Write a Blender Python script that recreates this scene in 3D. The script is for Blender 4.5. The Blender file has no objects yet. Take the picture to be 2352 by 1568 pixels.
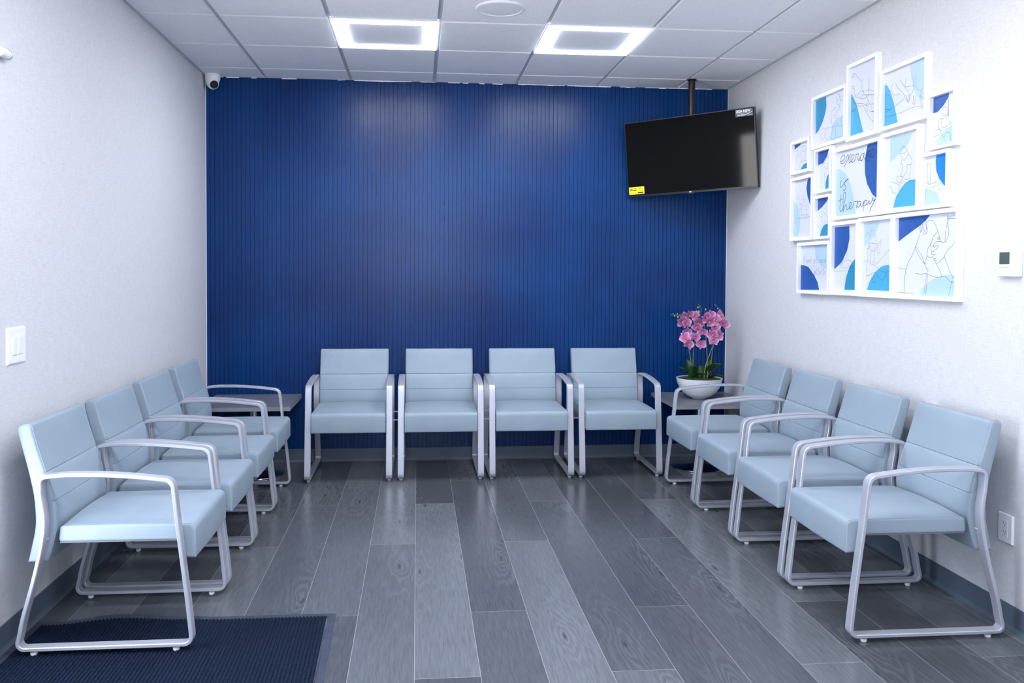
import bpy, bmesh, math, random
from mathutils import Vector, Matrix
R = math.radians
random.seed(7)
scene = bpy.context.scene
COL = scene.collection

# ------------------------------------------------------------------ camera, world, light, exposure
F_PX, PPX, PPY = 1926.4, -43.22, -112.94
cam_d = bpy.data.cameras.new('camera'); cam = bpy.data.objects.new('camera', cam_d); COL.objects.link(cam)
cam_d.sensor_width = 36.0; cam_d.lens = F_PX / 2352 * 36.0
cam_d.shift_x = -PPX / 2352; cam_d.shift_y = PPY / 2352
cam_d.clip_start = 0.05; cam_d.clip_end = 60
YAW, PITCH, ROLL = 0.08999, -0.02562, 0.004997
fw = Vector((math.sin(YAW) * math.cos(PITCH), math.cos(YAW) * math.cos(PITCH), math.sin(PITCH)))
rt = fw.cross(Vector((0, 0, 1))).normalized(); up = rt.cross(fw)
r2 = rt * math.cos(ROLL) + up * math.sin(ROLL); u2 = up * math.cos(ROLL) - rt * math.sin(ROLL)
m = Matrix((r2, u2, -fw)).transposed().to_4x4(); m.translation = Vector((1.5268, -6.2469, 1.4147))
cam.matrix_world = m
scene.camera = cam

world = bpy.data.worlds.new('daylight'); scene.world = world; world.use_nodes = True
bg = world.node_tree.nodes['Background']
bg.inputs[1].default_value = 11.0
_tc = world.node_tree.nodes.new('ShaderNodeTexCoord'); _sx = world.node_tree.nodes.new('ShaderNodeSeparateXYZ'); _rp = world.node_tree.nodes.new('ShaderNodeValToRGB')
_mp = world.node_tree.nodes.new('ShaderNodeMapRange'); _mp.inputs[1].default_value = -1.0
world.node_tree.links.new(_tc.outputs['Generated'], _sx.inputs[0]); world.node_tree.links.new(_sx.outputs[2], _mp.inputs[0]); world.node_tree.links.new(_mp.outputs[0], _rp.inputs[0])
_e = _rp.color_ramp.elements; _e[0].position = .485; _e[0].color = (1.0, .98, .96, 1); _e[1].position = .515; _e[1].color = (.52, .60, .72, 1)   # unseen ground below the horizon, brightened to light the ceiling; pale sky above
world.node_tree.links.new(_rp.outputs[0], bg.inputs[0])

scene.view_settings.view_transform = 'Standard'; scene.view_settings.look = 'None'
scene.view_settings.gamma = 1.0; scene.view_settings.use_curve_mapping = False
scene.view_settings.exposure = 0.58
LED = 44.0
LED_COL = (0.88, 0.92, 1.0)
scene.cycles.use_denoising = True
scene.cycles.max_bounces = 10; scene.cycles.diffuse_bounces = 6; scene.cycles.glossy_bounces = 4
scene.cycles.transparent_max_bounces = 12; scene.cycles.transmission_bounces = 4
scene.cycles.sample_clamp_indirect = 6.0; scene.cycles.caustics_reflective = False; scene.cycles.caustics_refractive = False

XR, H, HB, YF = 3.8833, 2.8049, 0.097, -8.0      # room width, ceiling, baseboard, front wall
DOOR = (-4.20, -3.18, 2.20)                      # glazed entrance in the left wall: y range, head
WIN = (0.70, 2.40, 0.95, 2.40)                   # window in the front wall behind the camera: x range, z range
def portal(name, loc, rot, sx, sy):              # guides the sky's light through a window opening; gives off none itself
    l = bpy.data.lights.new(name, 'AREA'); l.shape = 'RECTANGLE'; l.size = sx; l.size_y = sy; l.cycles.is_portal = True
    o = bpy.data.objects.new(name, l); o.location = loc; o.rotation_euler = rot; COL.objects.link(o)
portal('door_portal', (-0.16, (DOOR[0] + DOOR[1]) / 2, DOOR[2] / 2), (0, R(-90), 0), DOOR[2], DOOR[1] - DOOR[0])
portal('window_portal', ((WIN[0] + WIN[1]) / 2, YF - .16, (WIN[2] + WIN[3]) / 2), (R(90), 0, 0), WIN[1] - WIN[0], WIN[3] - WIN[2])

# ------------------------------------------------------------------ helpers
def lin(c):
    return tuple((v / 12.92 if v <= .04045 else ((v + .055) / 1.055) ** 2.4) for v in c)
def hexc(h):
    return lin(tuple(int(h[i:i + 2], 16) / 255 for i in (0, 2, 4))) + (1,)
class NT:
    def __init__(s, name):
        s.m = bpy.data.materials.new(name); s.m.use_nodes = True; s.t = s.m.node_tree; s.b = s.t.nodes['Principled BSDF']
    def n(s, kind, **kw):
        nd = s.t.nodes.new(kind)
        for k, v in kw.items():
            if k.startswith('i_'):
                key = k[2:]; key = int(key) if key.isdigit() else key.replace('_', ' ')
                nd.inputs[key].default_value = v
            else: setattr(nd, k, v)
        return nd
    def l(s, a, b): s.t.links.new(a, b)
    def math(s, op, a, b=None, c=None):
        nd = s.n('ShaderNodeMath', operation=op)
        for i, v in enumerate((a, b, c)):
            if v is None: continue
            if isinstance(v, (int, float)): nd.inputs[i].default_value = v
            else: s.l(v, nd.inputs[i])
        return nd.outputs[0]
    def ramp(s, fac, stops):
        nd = s.n('ShaderNodeValToRGB'); e = nd.color_ramp.elements
        while len(e) < len(stops): e.new(.5)
        for k, (p, c) in enumerate(stops): e[k].position = p; e[k].color = c
        s.l(fac, nd.inputs[0]); return nd.outputs[0]
    def mix(s, fac, a, b, blend='MIX'):
        nd = s.n('ShaderNodeMix', data_type='RGBA', blend_type=blend)
        for i, v in ((0, fac), (6, a), (7, b)):
            if isinstance(v, (int, float, tuple)): nd.inputs[i].default_value = v
            else: s.l(v, nd.inputs[i])
        return nd.outputs[2]
    def bump(s, h, strength, dist):
        nd = s.n('ShaderNodeBump'); nd.inputs['Strength'].default_value = strength; nd.inputs['Distance'].default_value = dist
        s.l(h, nd.inputs['Height']); s.l(nd.outputs[0], s.b.inputs['Normal'])
def mat(name, col, rough=.5, metal=0., spec=.5, coat=0., noise=None, bump=None):
    a = NT(name)
    a.b.inputs['Base Color'].default_value = col if isinstance(col, tuple) else hexc(col)
    a.b.inputs['Roughness'].default_value = rough; a.b.inputs['Metallic'].default_value = metal
    a.b.inputs['Specular IOR Level'].default_value = spec; a.b.inputs['Coat Weight'].default_value = coat
    if noise or bump:
        tc = a.n('ShaderNodeTexCoord')
        if noise:
            sc, amt = noise
            nz = a.n('ShaderNodeTexNoise', i_Scale=sc, i_Detail=4.0); a.l(tc.outputs['Object'], nz.inputs['Vector'])
            c = col if isinstance(col, tuple) else hexc(col)
            lo = tuple(v * (1 - amt) for v in c[:3]) + (1,); hi = tuple(min(1, v * (1 + amt)) for v in c[:3]) + (1,)
            a.l(a.ramp(nz.outputs[0], [(.3, lo), (.7, hi)]), a.b.inputs['Base Color'])
        if bump:
            sc, st, dist = bump
            nz2 = a.n('ShaderNodeTexNoise', i_Scale=sc, i_Detail=3.0); a.l(tc.outputs['Object'], nz2.inputs['Vector'])
            a.bump(nz2.outputs[0], st, dist)
    return a.m
def obj(name, bm, mats, parent=None, smooth=False, recalc=True, **props):
    if recalc: bmesh.ops.recalc_face_normals(bm, faces=bm.faces)
    me = bpy.data.meshes.new(name); bm.to_mesh(me); bm.free()
    for x in (mats if isinstance(mats, (list, tuple)) else [mats]): me.materials.append(x)
    if smooth:
        me.polygons.foreach_set('use_smooth', [True] * len(me.polygons))
        if smooth is not True: me.set_sharp_from_angle(angle=R(smooth))
    o = bpy.data.objects.new(name, me); COL.objects.link(o)
    if parent is not None: o.parent = parent
    for k, v in props.items(): o[k] = v
    return o
def thing(name, label, cat, loc=(0, 0, 0), rz=0., group=None):
    o = bpy.data.objects.new(name, None); o.location = loc; o.rotation_euler = (0, 0, rz); COL.objects.link(o)
    o.empty_display_size = .1
    o['label'] = label; o['category'] = cat
    if group: o['group'] = group
    return o
def box(bm, a, b, mi=0, bev=0.):
    r = bmesh.ops.create_cube(bm, size=1.0); vs = r['verts']
    for v in vs: v.co = Vector([(a[i] + b[i]) / 2 + v.co[i] * (b[i] - a[i]) for i in range(3)])
    fs = list({f for v in vs for f in v.link_faces})
    for f in fs: f.material_index = mi
    if bev:
        es = list({e for v in vs for e in v.link_edges})
        bmesh.ops.bevel(bm, geom=es, offset=bev, segments=2, affect='EDGES', profile=.5)
    return vs
def ring(bm, x0, y0, x1, y1, wl, wb, wr, wt, z0, z1, mi=0):
    """rectangular frame as one connected piece; wl, wb, wr, wt are the bar widths"""
    O = [(x0, y0), (x1, y0), (x1, y1), (x0, y1)]; I = [(x0 + wl, y0 + wb), (x1 - wr, y0 + wb), (x1 - wr, y1 - wt), (x0 + wl, y1 - wt)]
    V = [[bm.verts.new((a, b, z)) for a, b in P_] for P_, z in ((O, z0), (I, z0), (O, z1), (I, z1))]
    for k in range(4):
        q = (k + 1) % 4
        for A_, B_ in ((0, 1), (2, 3), (0, 2), (1, 3)): bm.faces.new((V[A_][k], V[A_][q], V[B_][q], V[B_][k])).material_index = mi
def lathe(bm, prof, seg=32, c=(0, 0, 0), axis='Z', mi=0, caps=True):
    rings = []
    for r, h in prof:
        ring = []
        for k in range(seg):
            a = 2 * math.pi * k / seg; x, y = r * math.cos(a), r * math.sin(a)
            p = {'Z': (x, y, h), 'X': (h, x, y), 'Y': (x, h, y)}[axis]
            ring.append(bm.verts.new((p[0] + c[0], p[1] + c[1], p[2] + c[2])))
        rings.append(ring)
    for a, b in zip(rings, rings[1:]):
        for k in range(seg):
            f = bm.faces.new((a[k], a[(k + 1) % seg], b[(k + 1) % seg], b[k])); f.material_index = mi
    if caps:
        for ring in (rings[0], rings[-1]):
            try: bm.faces.new(ring).material_index = mi
            except ValueError: pass
def tube(bm, pts, rad, seg=8, mi=0):
    pts = [Vector(p) for p in pts]; rings = []
    rads = rad if isinstance(rad, (list, tuple)) else [rad] * len(pts)
    prev = None
    for i, p in enumerate(pts):
        t = (pts[min(i + 1, len(pts) - 1)] - pts[max(i - 1, 0)]).normalized()
        n = t.cross(Vector((0, 0, 1))) if prev is None else prev - t * prev.dot(t)
        if n.length < 1e-4: n = t.cross(Vector((0, 1, 0)))
        n.normalize(); prev = n; b = t.cross(n)
        rings.append([bm.verts.new(p + (n * math.cos(2 * math.pi * k / seg) + b * math.sin(2 * math.pi * k / seg)) * rads[i]) for k in range(seg)])
    for a, b in zip(rings, rings[1:]):
        for k in range(seg): bm.faces.new((a[k], a[(k + 1) % seg], b[(k + 1) % seg], b[k])).material_index = mi
    bm.faces.new(rings[0]).material_index = mi; bm.faces.new(rings[-1]).material_index = mi
def catmull(P, n=6, closed=False):
    out = []; N = len(P)
    rng = range(N) if closed else range(N - 1)
    for i in rng:
        p0, p1, p2, p3 = (P[(i - 1) % N], P[i], P[(i + 1) % N], P[(i + 2) % N]) if closed else (P[max(i - 1, 0)], P[i], P[i + 1], P[min(i + 2, N - 1)])
        for k in range(n):
            t = k / n
            out.append(tuple(.5 * (2 * b + (c - a) * t + (2 * a - 5 * b + 4 * c - d) * t * t + (3 * b - a - 3 * c + d) * t ** 3) for a, b, c, d in zip(p0, p1, p2, p3)))
    if not closed: out.append(tuple(P[-1]))
    return out
def fillet(P, rads, n=6):
    """closed polygon P of 2-D points with a fillet radius per corner"""
    out = []; N = len(P)
    for i in range(N):
        p = Vector(P[i]); a = Vector(P[i - 1]) - p; b = Vector(P[(i + 1) % N]) - p
        r = rads[i]
        if r <= 0: out.append(tuple(p)); continue
        an = a.normalized(); bn = b.normalized(); ang = an.angle(bn)
        d = min(r / math.tan(ang / 2), a.length * .49, b.length * .49)
        rr = d * math.tan(ang / 2); cdir = (an + bn).normalized(); c = p + cdir * (rr / math.sin(ang / 2))
        s = p + an * d - c; e = p + bn * d - c
        a0 = math.atan2(s.y, s.x); a1 = math.atan2(e.y, e.x); da = (a1 - a0 + math.pi) % (2 * math.pi) - math.pi
        for k in range(n + 1):
            t = a0 + da * k / n; out.append((c.x + rr * math.cos(t), c.y + rr * math.sin(t)))
    return out
def dup(root, loc, rz, label, group=None):
    r = root.copy(); COL.objects.link(r); r.location = loc; r.rotation_euler = (0, 0, rz); r['label'] = label
    if group: r['group'] = group
    for ch in list(root.children):
        c = ch.copy(); COL.objects.link(c); c.parent = r
        for g in list(ch.children):
            d = g.copy(); COL.objects.link(d); d.parent = c
    return r
def struct(name, bm, mats, **kw):
    o = obj(name, bm, mats, **kw); o['kind'] = 'structure'; return o

# ------------------------------------------------------------------ materials
def m_floor():
    a = NT('grey_oak_plank'); g = a.n('ShaderNodeTexCoord'); sep = a.n('ShaderNodeSeparateXYZ'); a.l(g.outputs['Object'], sep.inputs[0])
    W, L, X0 = .2318, 2.19, 1.0555
    xs = a.math('DIVIDE', a.math('SUBTRACT', sep.outputs[0], X0), W)
    k = a.math('FLOOR', xs); fx = a.math('FRACT', xs)
    k3 = a.math('FLOORED_MODULO', k, 3.0)
    off = a.math('ADD', a.math('MULTIPLY', a.math('COMPARE', k3, 1.0, .1), -1.92), a.math('MULTIPLY', a.math('COMPARE', k3, 2.0, .1), -1.175))
    off = a.math('ADD', off, a.math('MULTIPLY', a.math('COMPARE', k3, 0.0, .1), -.62))
    ys = a.math('DIVIDE', a.math('SUBTRACT', sep.outputs[1], off), L)
    j = a.math('FLOOR', ys); fy = a.math('FRACT', ys)
    idv = a.n('ShaderNodeCombineXYZ'); a.l(k, idv.inputs[0]); a.l(j, idv.inputs[1])
    wn = a.n('ShaderNodeTexWhiteNoise', noise_dimensions='2D'); a.l(idv.outputs[0], wn.inputs['Vector'])
    rnd = wn.outputs['Value']
    # grain coordinates: stretched along the plank, shifted per plank
    sx_ = a.math('ADD', sep.outputs[0], a.math('MULTIPLY', rnd, 17.0))
    def gvec(fy_):
        v = a.n('ShaderNodeCombineXYZ'); a.l(sx_, v.inputs[0]); a.l(a.math('ADD', a.math('MULTIPLY', sep.outputs[1], fy_), a.math('MULTIPLY', rnd, 31.0)), v.inputs[1]); return v.outputs[0]
    g1, g2 = gvec(.055), gvec(.20)
    fine = a.n('ShaderNodeTexNoise', i_Scale=150.0, i_Detail=5.0, i_Roughness=.65, i_Distortion=.3); a.l(g1, fine.inputs['Vector'])
    mid = a.n('ShaderNodeTexNoise', i_Scale=6.0, i_Detail=3.0, i_Roughness=.5, i_Distortion=.5); a.l(g2, mid.inputs['Vector'])
    big = a.n('ShaderNodeTexNoise', i_Scale=2.4, i_Detail=2.0); a.l(g2, big.inputs['Vector'])
    # knots with growth rings flowing round them
    kv = a.n('ShaderNodeCombineXYZ'); a.l(a.math('ADD', sep.outputs[0], a.math('MULTIPLY', rnd, 9.0)), kv.inputs[0]); a.l(a.math('MULTIPLY', sep.outputs[1], .21), kv.inputs[1])
    vo = a.n('ShaderNodeTexVoronoi', i_Scale=2.9); vo.voronoi_dimensions = '2D'; a.l(kv.outputs[0], vo.inputs['Vector']); vd = vo.outputs['Distance']
    hump = a.math('POWER', 2.718, a.math('MULTIPLY', vd, -7.0))
    field = a.math('ADD', a.math('MULTIPLY', mid.outputs[0], 1.15), a.math('ADD', a.math('MULTIPLY', hump, .50), a.math('MULTIPLY', fine.outputs[0], .03)))
    cath = a.math('POWER', a.math('MULTIPLY_ADD', a.math('SINE', a.math('MULTIPLY', field, 62.0)), .5, .5), 2.0)
    gm = a.ramp(vd, [(.05, (.8, .8, .8, 1)), (.38, (.06, .06, .06, 1))])
    knot = a.ramp(a.math('ADD', vd, a.math('MULTIPLY', mid.outputs[0], .03)), [(.022, (1, 1, 1, 1)), (.045, (0, 0, 0, 1))])
    base = a.ramp(rnd, [(0, hexc('4a4c52')), (.35, hexc('54575d')), (.7, hexc('61646a')), (1, hexc('6e7177'))])
    c = a.mix(a.ramp(fine.outputs[0], [(.36, (0, 0, 0, 1)), (.62, (1, 1, 1, 1))]), a.mix(1.0, base, (.80, .81, .82, 1), 'MULTIPLY'), a.mix(1.0, base, (1.08, 1.08, 1.08, 1), 'MULTIPLY'))
    c = a.mix(a.math('MULTIPLY', a.math('MULTIPLY', cath, gm), .30), c, hexc('8d9199'))
    c = a.mix(a.math('MULTIPLY', a.ramp(big.outputs[0], [(.42, (0, 0, 0, 1)), (.66, (1, 1, 1, 1))]), .32), c, hexc('3e4147'))
    c = a.mix(a.math('MULTIPLY', knot, .6), c, hexc('26282e'))
    ex = a.math('MULTIPLY', a.math('MINIMUM', fx, a.math('SUBTRACT', 1.0, fx)), W)
    ey = a.math('MULTIPLY', a.math('MINIMUM', fy, a.math('SUBTRACT', 1.0, fy)), L)
    e = a.math('MINIMUM', ex, ey)
    seam = a.math('LESS_THAN', e, .0011)
    c = a.mix(a.math('MULTIPLY', seam, .36), c, hexc('c9ccd2'))
    a.l(c, a.b.inputs['Base Color'])
    rg = a.math('ADD', a.math('MULTIPLY', fine.outputs[0], .10), .19); a.l(rg, a.b.inputs['Roughness'])
    a.b.inputs['Specular IOR Level'].default_value = .42
    hgt = a.math('ADD', a.math('MULTIPLY', fine.outputs[0], .35), a.math('MULTIPLY', seam, -1.0))
    a.bump(hgt, .12, .001)
    return a.m
def m_wallpaper():
    a = NT('woven_wallcovering'); tc = a.n('ShaderNodeTexCoord'); sep = a.n('ShaderNodeSeparateXYZ'); a.l(tc.outputs['Object'], sep.inputs[0])
    def stretch(fy, fz, sc, sx=0.):
        v = a.n('ShaderNodeCombineXYZ'); a.l(a.math('MULTIPLY', a.math('ADD', sep.outputs[1], sep.outputs[0]), fy), v.inputs[0]); a.l(a.math('MULTIPLY', sep.outputs[2], fz), v.inputs[1])
        n = a.n('ShaderNodeTexNoise', i_Scale=sc, i_Detail=3.0, i_Roughness=.65); a.l(v.outputs[0], n.inputs['Vector']); return n.outputs[0]
    h1 = stretch(.10, 1.0, 210.0); h2 = stretch(1.0, .10, 180.0); h3 = stretch(.3, 1., 24.)
    s = a.math('ADD', a.math('MULTIPLY', h1, .6), a.math('ADD', a.math('MULTIPLY', h2, .4), a.math('MULTIPLY', h3, .05)))
    a.l(a.ramp(s, [(.38, hexc('c6c6ca')), (.56, hexc('d2d2d6')), (.76, hexc('dcdce0'))]), a.b.inputs['Base Color'])
    a.b.inputs['Roughness'].default_value = .62; a.b.inputs['Specular IOR Level'].default_value = .3
    a.bump(s, .25, .0012); return a.m
def m_blue():
    a = NT('blue_satin_paint'); tc = a.n('ShaderNodeTexCoord')
    n1 = a.n('ShaderNodeTexNoise', i_Scale=1.3, i_Detail=3.0); a.l(tc.outputs['Object'], n1.inputs['Vector'])
    a.l(a.ramp(n1.outputs[0], [(.35, hexc('00265e')), (.65, hexc('003670'))]), a.b.inputs['Base Color'])
    a.b.inputs['Roughness'].default_value = .30; a.b.inputs['Specular IOR Level'].default_value = .24
    n2 = a.n('ShaderNodeTexNoise', i_Scale=60.0, i_Detail=3.0); a.l(tc.outputs['Object'], n2.inputs['Vector']); a.bump(n2.outputs[0], .12, .001)
    return a.m
def m_fabric():
    a = NT('pale_blue_vinyl'); tc = a.n('ShaderNodeTexCoord')
    w = a.n('ShaderNodeTexNoise', i_Scale=420.0, i_Detail=2.0); a.l(tc.outputs['Object'], w.inputs['Vector'])
    b = a.n('ShaderNodeTexNoise', i_Scale=6.0, i_Detail=3.0); a.l(tc.outputs['Object'], b.inputs['Vector'])
    s = a.math('ADD', a.math('MULTIPLY', w.outputs[0], .5), a.math('MULTIPLY', b.outputs[0], .5))
    a.l(a.ramp(s, [(.35, hexc('8998a6')), (.65, hexc('94a3af'))]), a.b.inputs['Base Color'])
    a.b.inputs['Roughness'].default_value = .46; a.b.inputs['Specular IOR Level'].default_value = .4
    h = a.math('ADD', a.math('MULTIPLY', w.outputs[0], .15), b.outputs[0]); a.bump(h, .18, .006); return a.m
def m_carpet():
    a = NT('navy_ribbed_carpet'); tc = a.n('ShaderNodeTexCoord')
    n1 = a.n('ShaderNodeTexNoise', i_Scale=260.0, i_Detail=3.0); a.l(tc.outputs['Object'], n1.inputs['Vector'])
    c = a.ramp(n1.outputs[0], [(.3, hexc('080e1a')), (.55, hexc('141e33')), (.72, hexc('2b3852')), (.82, hexc('6d778c'))])
    a.l(c, a.b.inputs['Base Color']); a.b.inputs['Roughness'].default_value = .95; a.b.inputs['Specular IOR Level'].default_value = .1
    a.bump(n1.outputs[0], .8, .003); return a.m
def m_glass():
    m_ = bpy.data.materials.new('clear_glass'); m_.use_nodes = True; t = m_.node_tree; t.nodes.clear()
    o = t.nodes.new('ShaderNodeOutputMaterial'); mx = t.nodes.new('ShaderNodeMixShader'); tr = t.nodes.new('ShaderNodeBsdfTransparent')
    gl = t.nodes.new('ShaderNodeBsdfGlossy'); gl.inputs['Roughness'].default_value = .02; fr = t.nodes.new('ShaderNodeFresnel'); fr.inputs[0].default_value = 1.45
    ge = t.nodes.new('ShaderNodeNewGeometry'); iv = t.nodes.new('ShaderNodeMath'); iv.operation = 'SUBTRACT'; iv.inputs[0].default_value = 1.0; mu = t.nodes.new('ShaderNodeMath'); mu.operation = 'MULTIPLY'
    t.links.new(ge.outputs['Backfacing'], iv.inputs[1]); t.links.new(iv.outputs[0], mu.inputs[0]); t.links.new(fr.outputs[0], mu.inputs[1])
    t.links.new(mu.outputs[0], mx.inputs[0]); t.links.new(tr.outputs[0], mx.inputs[1]); t.links.new(gl.outputs[0], mx.inputs[2]); t.links.new(mx.outputs[0], o.inputs[0])
    return m_
def m_emit(name, col, s):
    a = NT(name); a.b.inputs['Base Color'].default_value = (.9, .9, .9, 1); a.b.inputs['Emission Color'].default_value = col + (1,); a.b.inputs['Emission Strength'].default_value = s; return a.m
M = dict(floor=m_floor(), wall=m_wallpaper(), blue=m_blue(), fabric=m_fabric(), carpet=m_carpet(), glass=m_glass(),
    led=m_emit('led_diffuser', LED_COL, LED),
    tile=mat('ceiling_tile', 'eeeff2', .85, spec=.2, noise=(60, .03), bump=(300, .3, .001)),
    grid=mat('ceiling_grid', 'c0c3c9', .5),
    base=mat('rubber_baseboard', '55606f', .42, noise=(8, .06)),
    white=mat('white_plastic', 'eceef2', .35), offwhite=mat('white_matte', 'e6e8ec', .6),
    silver=mat('silver_powder_coat', 'b6b8c3', .34, metal=.35),
    pan=mat('grey_seat_pan', '83868f', .45, metal=.2),
    chrome=mat('brushed_steel', 'c8cad0', .16, metal=1.), darkmetal=mat('dark_underside', '2b2e35', .5),
    black=mat('black_plastic', '08090b', .35), screen=mat('tv_screen', '000001', .06, spec=.17), bezel=mat('dark_bezel', '22262c', .28, metal=.6),
    blackmetal=mat('black_steel', '0a0b0d', .4), vinyl=mat('dark_vinyl_border', '3d4350', .3, noise=(30, .25), bump=(25, .4, .004)),
    table=mat('grey_laminate', '6d7078', .30, noise=(90, .10)), tedge=mat('grey_laminate_edge', '8b8d94', .45),
    bowl=mat('white_ceramic', 'e4e7ec', .28, noise=(4, .02)), moss=mat('moss', '3a3d20', .9, noise=(60, .5), bump=(80, .8, .006)),
    stem=mat('orchid_stem', '6f8450', .45, noise=(30, .15)), bud=mat('orchid_bud', '9aa548', .4, noise=(60, .15)),
    yellow=mat('yellow_label', 'e2dc18', .5, noise=(40, .06)), ink=mat('black_ink', '14161c', .6), whiteink=mat('white_ink', 'f2f4f8', .5),
    sticker=mat('grey_sticker', '3a4450', .4), lcd=mat('lcd_glass', '4e5d58', .25, noise=(12, .08)), slot=mat('dark_slot', '33363c', .6),
    frame=mat('white_frame', 'f1f2f5', .35), paper=mat('white_paper', 'dfe3f0', .55),
    B=mat('print_deep_blue', '2a5cab', .5), T=mat('print_teal', '2f93c0', .5), L=mat('print_light_blue', 'b9d6f2', .5), S=mat('print_sky_blue', '4fb0dd', .5), V=mat('print_vivid_blue', '0a84dc', .5))

# ------------------------------------------------------------------ room shell
bm = bmesh.new(); box(bm, (-.15, YF - .15, -.12), (XR + .15, .15, 0)); struct('floor', bm, M['floor'])
# blue feature wall: flat slats with narrow grooves between them
bm = bmesh.new(); NS = 124; P = XR / NS; prof = [(0, .15), (0, 0)]
for k in range(NS):
    x0, x1 = k * P, (k + 1) * P
    j = random.uniform(-.0006, .0006); dz = random.uniform(-.0004, .0006)
    prof += [(x0 + .0022 + j * 0, dz), (x1 - .0022 + j, dz), (x1 - .0012 + j, .006), (x1 + .0012, .006)] if k < NS - 1 else [(x0 + .0022, dz), (x1, 0)]
prof += [(XR, .15)]
lo = [bm.verts.new((x, y, 0)) for x, y in prof]; hi = [bm.verts.new((x, y, H)) for x, y in prof]
for k in range(len(prof)):
    q = (k + 1) % len(prof); bm.faces.new((lo[k], lo[q], hi[q], hi[k]))
struct('wall_back', bm, M['blue'], recalc=True)
bm = bmesh.new(); box(bm, (XR, YF - .15, 0), (XR + .15, .15, H)); struct('wall_right', bm, M['wall'])
bm = bmesh.new()
box(bm, (-.15, DOOR[1], 0), (0, .15, H)); box(bm, (-.15, YF - .15, 0), (0, DOOR[0], H)); box(bm, (-.15, DOOR[0], DOOR[2]), (0, DOOR[1], H))
struct('wall_left', bm, M['wall'])
bm = bmesh.new()
box(bm, (0, YF - .15, 0), (WIN[0], YF, H)); box(bm, (WIN[1], YF - .15, 0), (XR, YF, H))
box(bm, (WIN[0], YF - .15, 0), (WIN[1], YF, WIN[2])); box(bm, (WIN[0], YF - .15, WIN[3]), (WIN[1], YF, H))
struct('wall_front', bm, M['wall'])
# ceiling slab with its hanging grid (light-tile recesses left open)
XG, YG, T = .4262, -.2930, .61
LIGHTS = [(c, r) for r in (1, 5, 9) for c in (1, 3)]
bm = bmesh.new(); box(bm, (-.15, YF - .15, H + .05), (XR + .15, .15, H + .18)); box(bm, (-.15, YF - .15, H + .012), (XR + .15, .15, H + .016), mi=1)
ceil = struct('ceiling', bm, [M['tile'], M['grid']])
for f in ceil.data.polygons: pass
bm = bmesh.new()
g = .0122; cols = [0.0] + [XG + T * k for k in range(6)] + [XR]; rows = [0.0] + [YG - T * k for k in range(13)] + [YF]
for ci in range(len(cols) - 1):
    for ri in range(len(rows) - 1):
        if (ci - 1, ri - 1) in LIGHTS: continue
        x0 = cols[ci] + (g if ci else .018); x1 = cols[ci + 1] - (g if ci < len(cols) - 2 else .018)
        y1 = rows[ri] - (g if ri else .004); y0 = rows[ri + 1] + (g if ri < len(rows) - 2 else .018)
        if x1 - x0 < .02 or y1 - y0 < .02: continue
        vs = box(bm, (x0, y0, H), (x1, y1, H + .012))
        for v in vs:
            if v.co.z < H + .001: v.co.x += .0012 if v.co.x < (x0 + x1) / 2 else -.0012; v.co.y += .0012 if v.co.y < (y0 + y1) / 2 else -.0012
t_ = struct('trim_1', bm, M['tile']); t_.name = 'trim_1'
# perimeter wall angle
bm = bmesh.new()
box(bm, (0, YF, H - .001), (.018, 0, H + .012)); box(bm, (XR - .018, YF, H - .001), (XR, 0, H + .012)); box(bm, (0, YF, H - .001), (XR, YF + .018, H + .012))
struct('trim_2', bm, M['grid'])
# ragged caulk line where the blue paint stops short of ceiling and corner
bm = bmesh.new(); x = 0.0
while x < XR - .02:
    w = random.uniform(.02, .09)
    if random.random() < .55: box(bm, (x, -.0012, H - random.uniform(.003, .007)), (min(x + w, XR), .001, H))
    x += w
box(bm, (0, -.0016, HB), (.0035, .0, H)); box(bm, (XR - .0025, -.0016, HB), (XR, .0, H)); struct('trim_3', bm, M['white'])
# gaps in the paint where the dark backing of the grooves shows
bm = bmesh.new()
for x, z0, z1 in [(1.6967, 1.832, 1.854), (1.6968, 1.780, 1.806), (1.7267, 1.906, 1.932), (1.7271, 1.790, 1.829), (1.7895, 1.810, 1.826), (1.8208, 1.904, 1.917), (1.8212, 1.804, 1.833), (2.0064, 1.900, 1.926), (2.0067, 1.809, 1.867), (2.0374, 1.803, 1.923), (1.2308, 1.961, 2.083), (1.2021, 2.025, 2.152), ]:
    gx = round(x / P) * P; box(bm, (gx - .0024, -.0010, z0), (gx + .0024, .0005, z1))
struct('trim_4', bm, mat('bare_groove', '020a2c', .8))
# rubber cove baseboards
def cove(name, a, b, n):
    bm = bmesh.new(); pr = [(0, 0), (.016, 0), (.016, .002), (.009, .007), (.005, .016), (.004, HB - .002), (.002, HB), (0, HB)]
    A = [bm.verts.new(Vector(a) + Vector(n) * d + Vector((0, 0, z))) for d, z in pr]; Bv = [bm.verts.new(Vector(b) + Vector(n) * d + Vector((0, 0, z))) for d, z in pr]
    for k in range(len(pr)):
        q = (k + 1) % len(pr); bm.faces.new((A[k], A[q], Bv[q], Bv[k]))
    bm.faces.new(A); bm.faces.new(Bv); struct(name, bm, M['base'])
cove('baseboard_back', (.0045, 0, 0), (XR - .0045, 0, 0), (0, -1, 0))
cove('baseboard_left', (0, DOOR[1], 0), (0, -.0045, 0), (1, 0, 0))
cove('baseboard_right', (XR, YF, 0), (XR, -.0045, 0), (-1, 0, 0))
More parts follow.
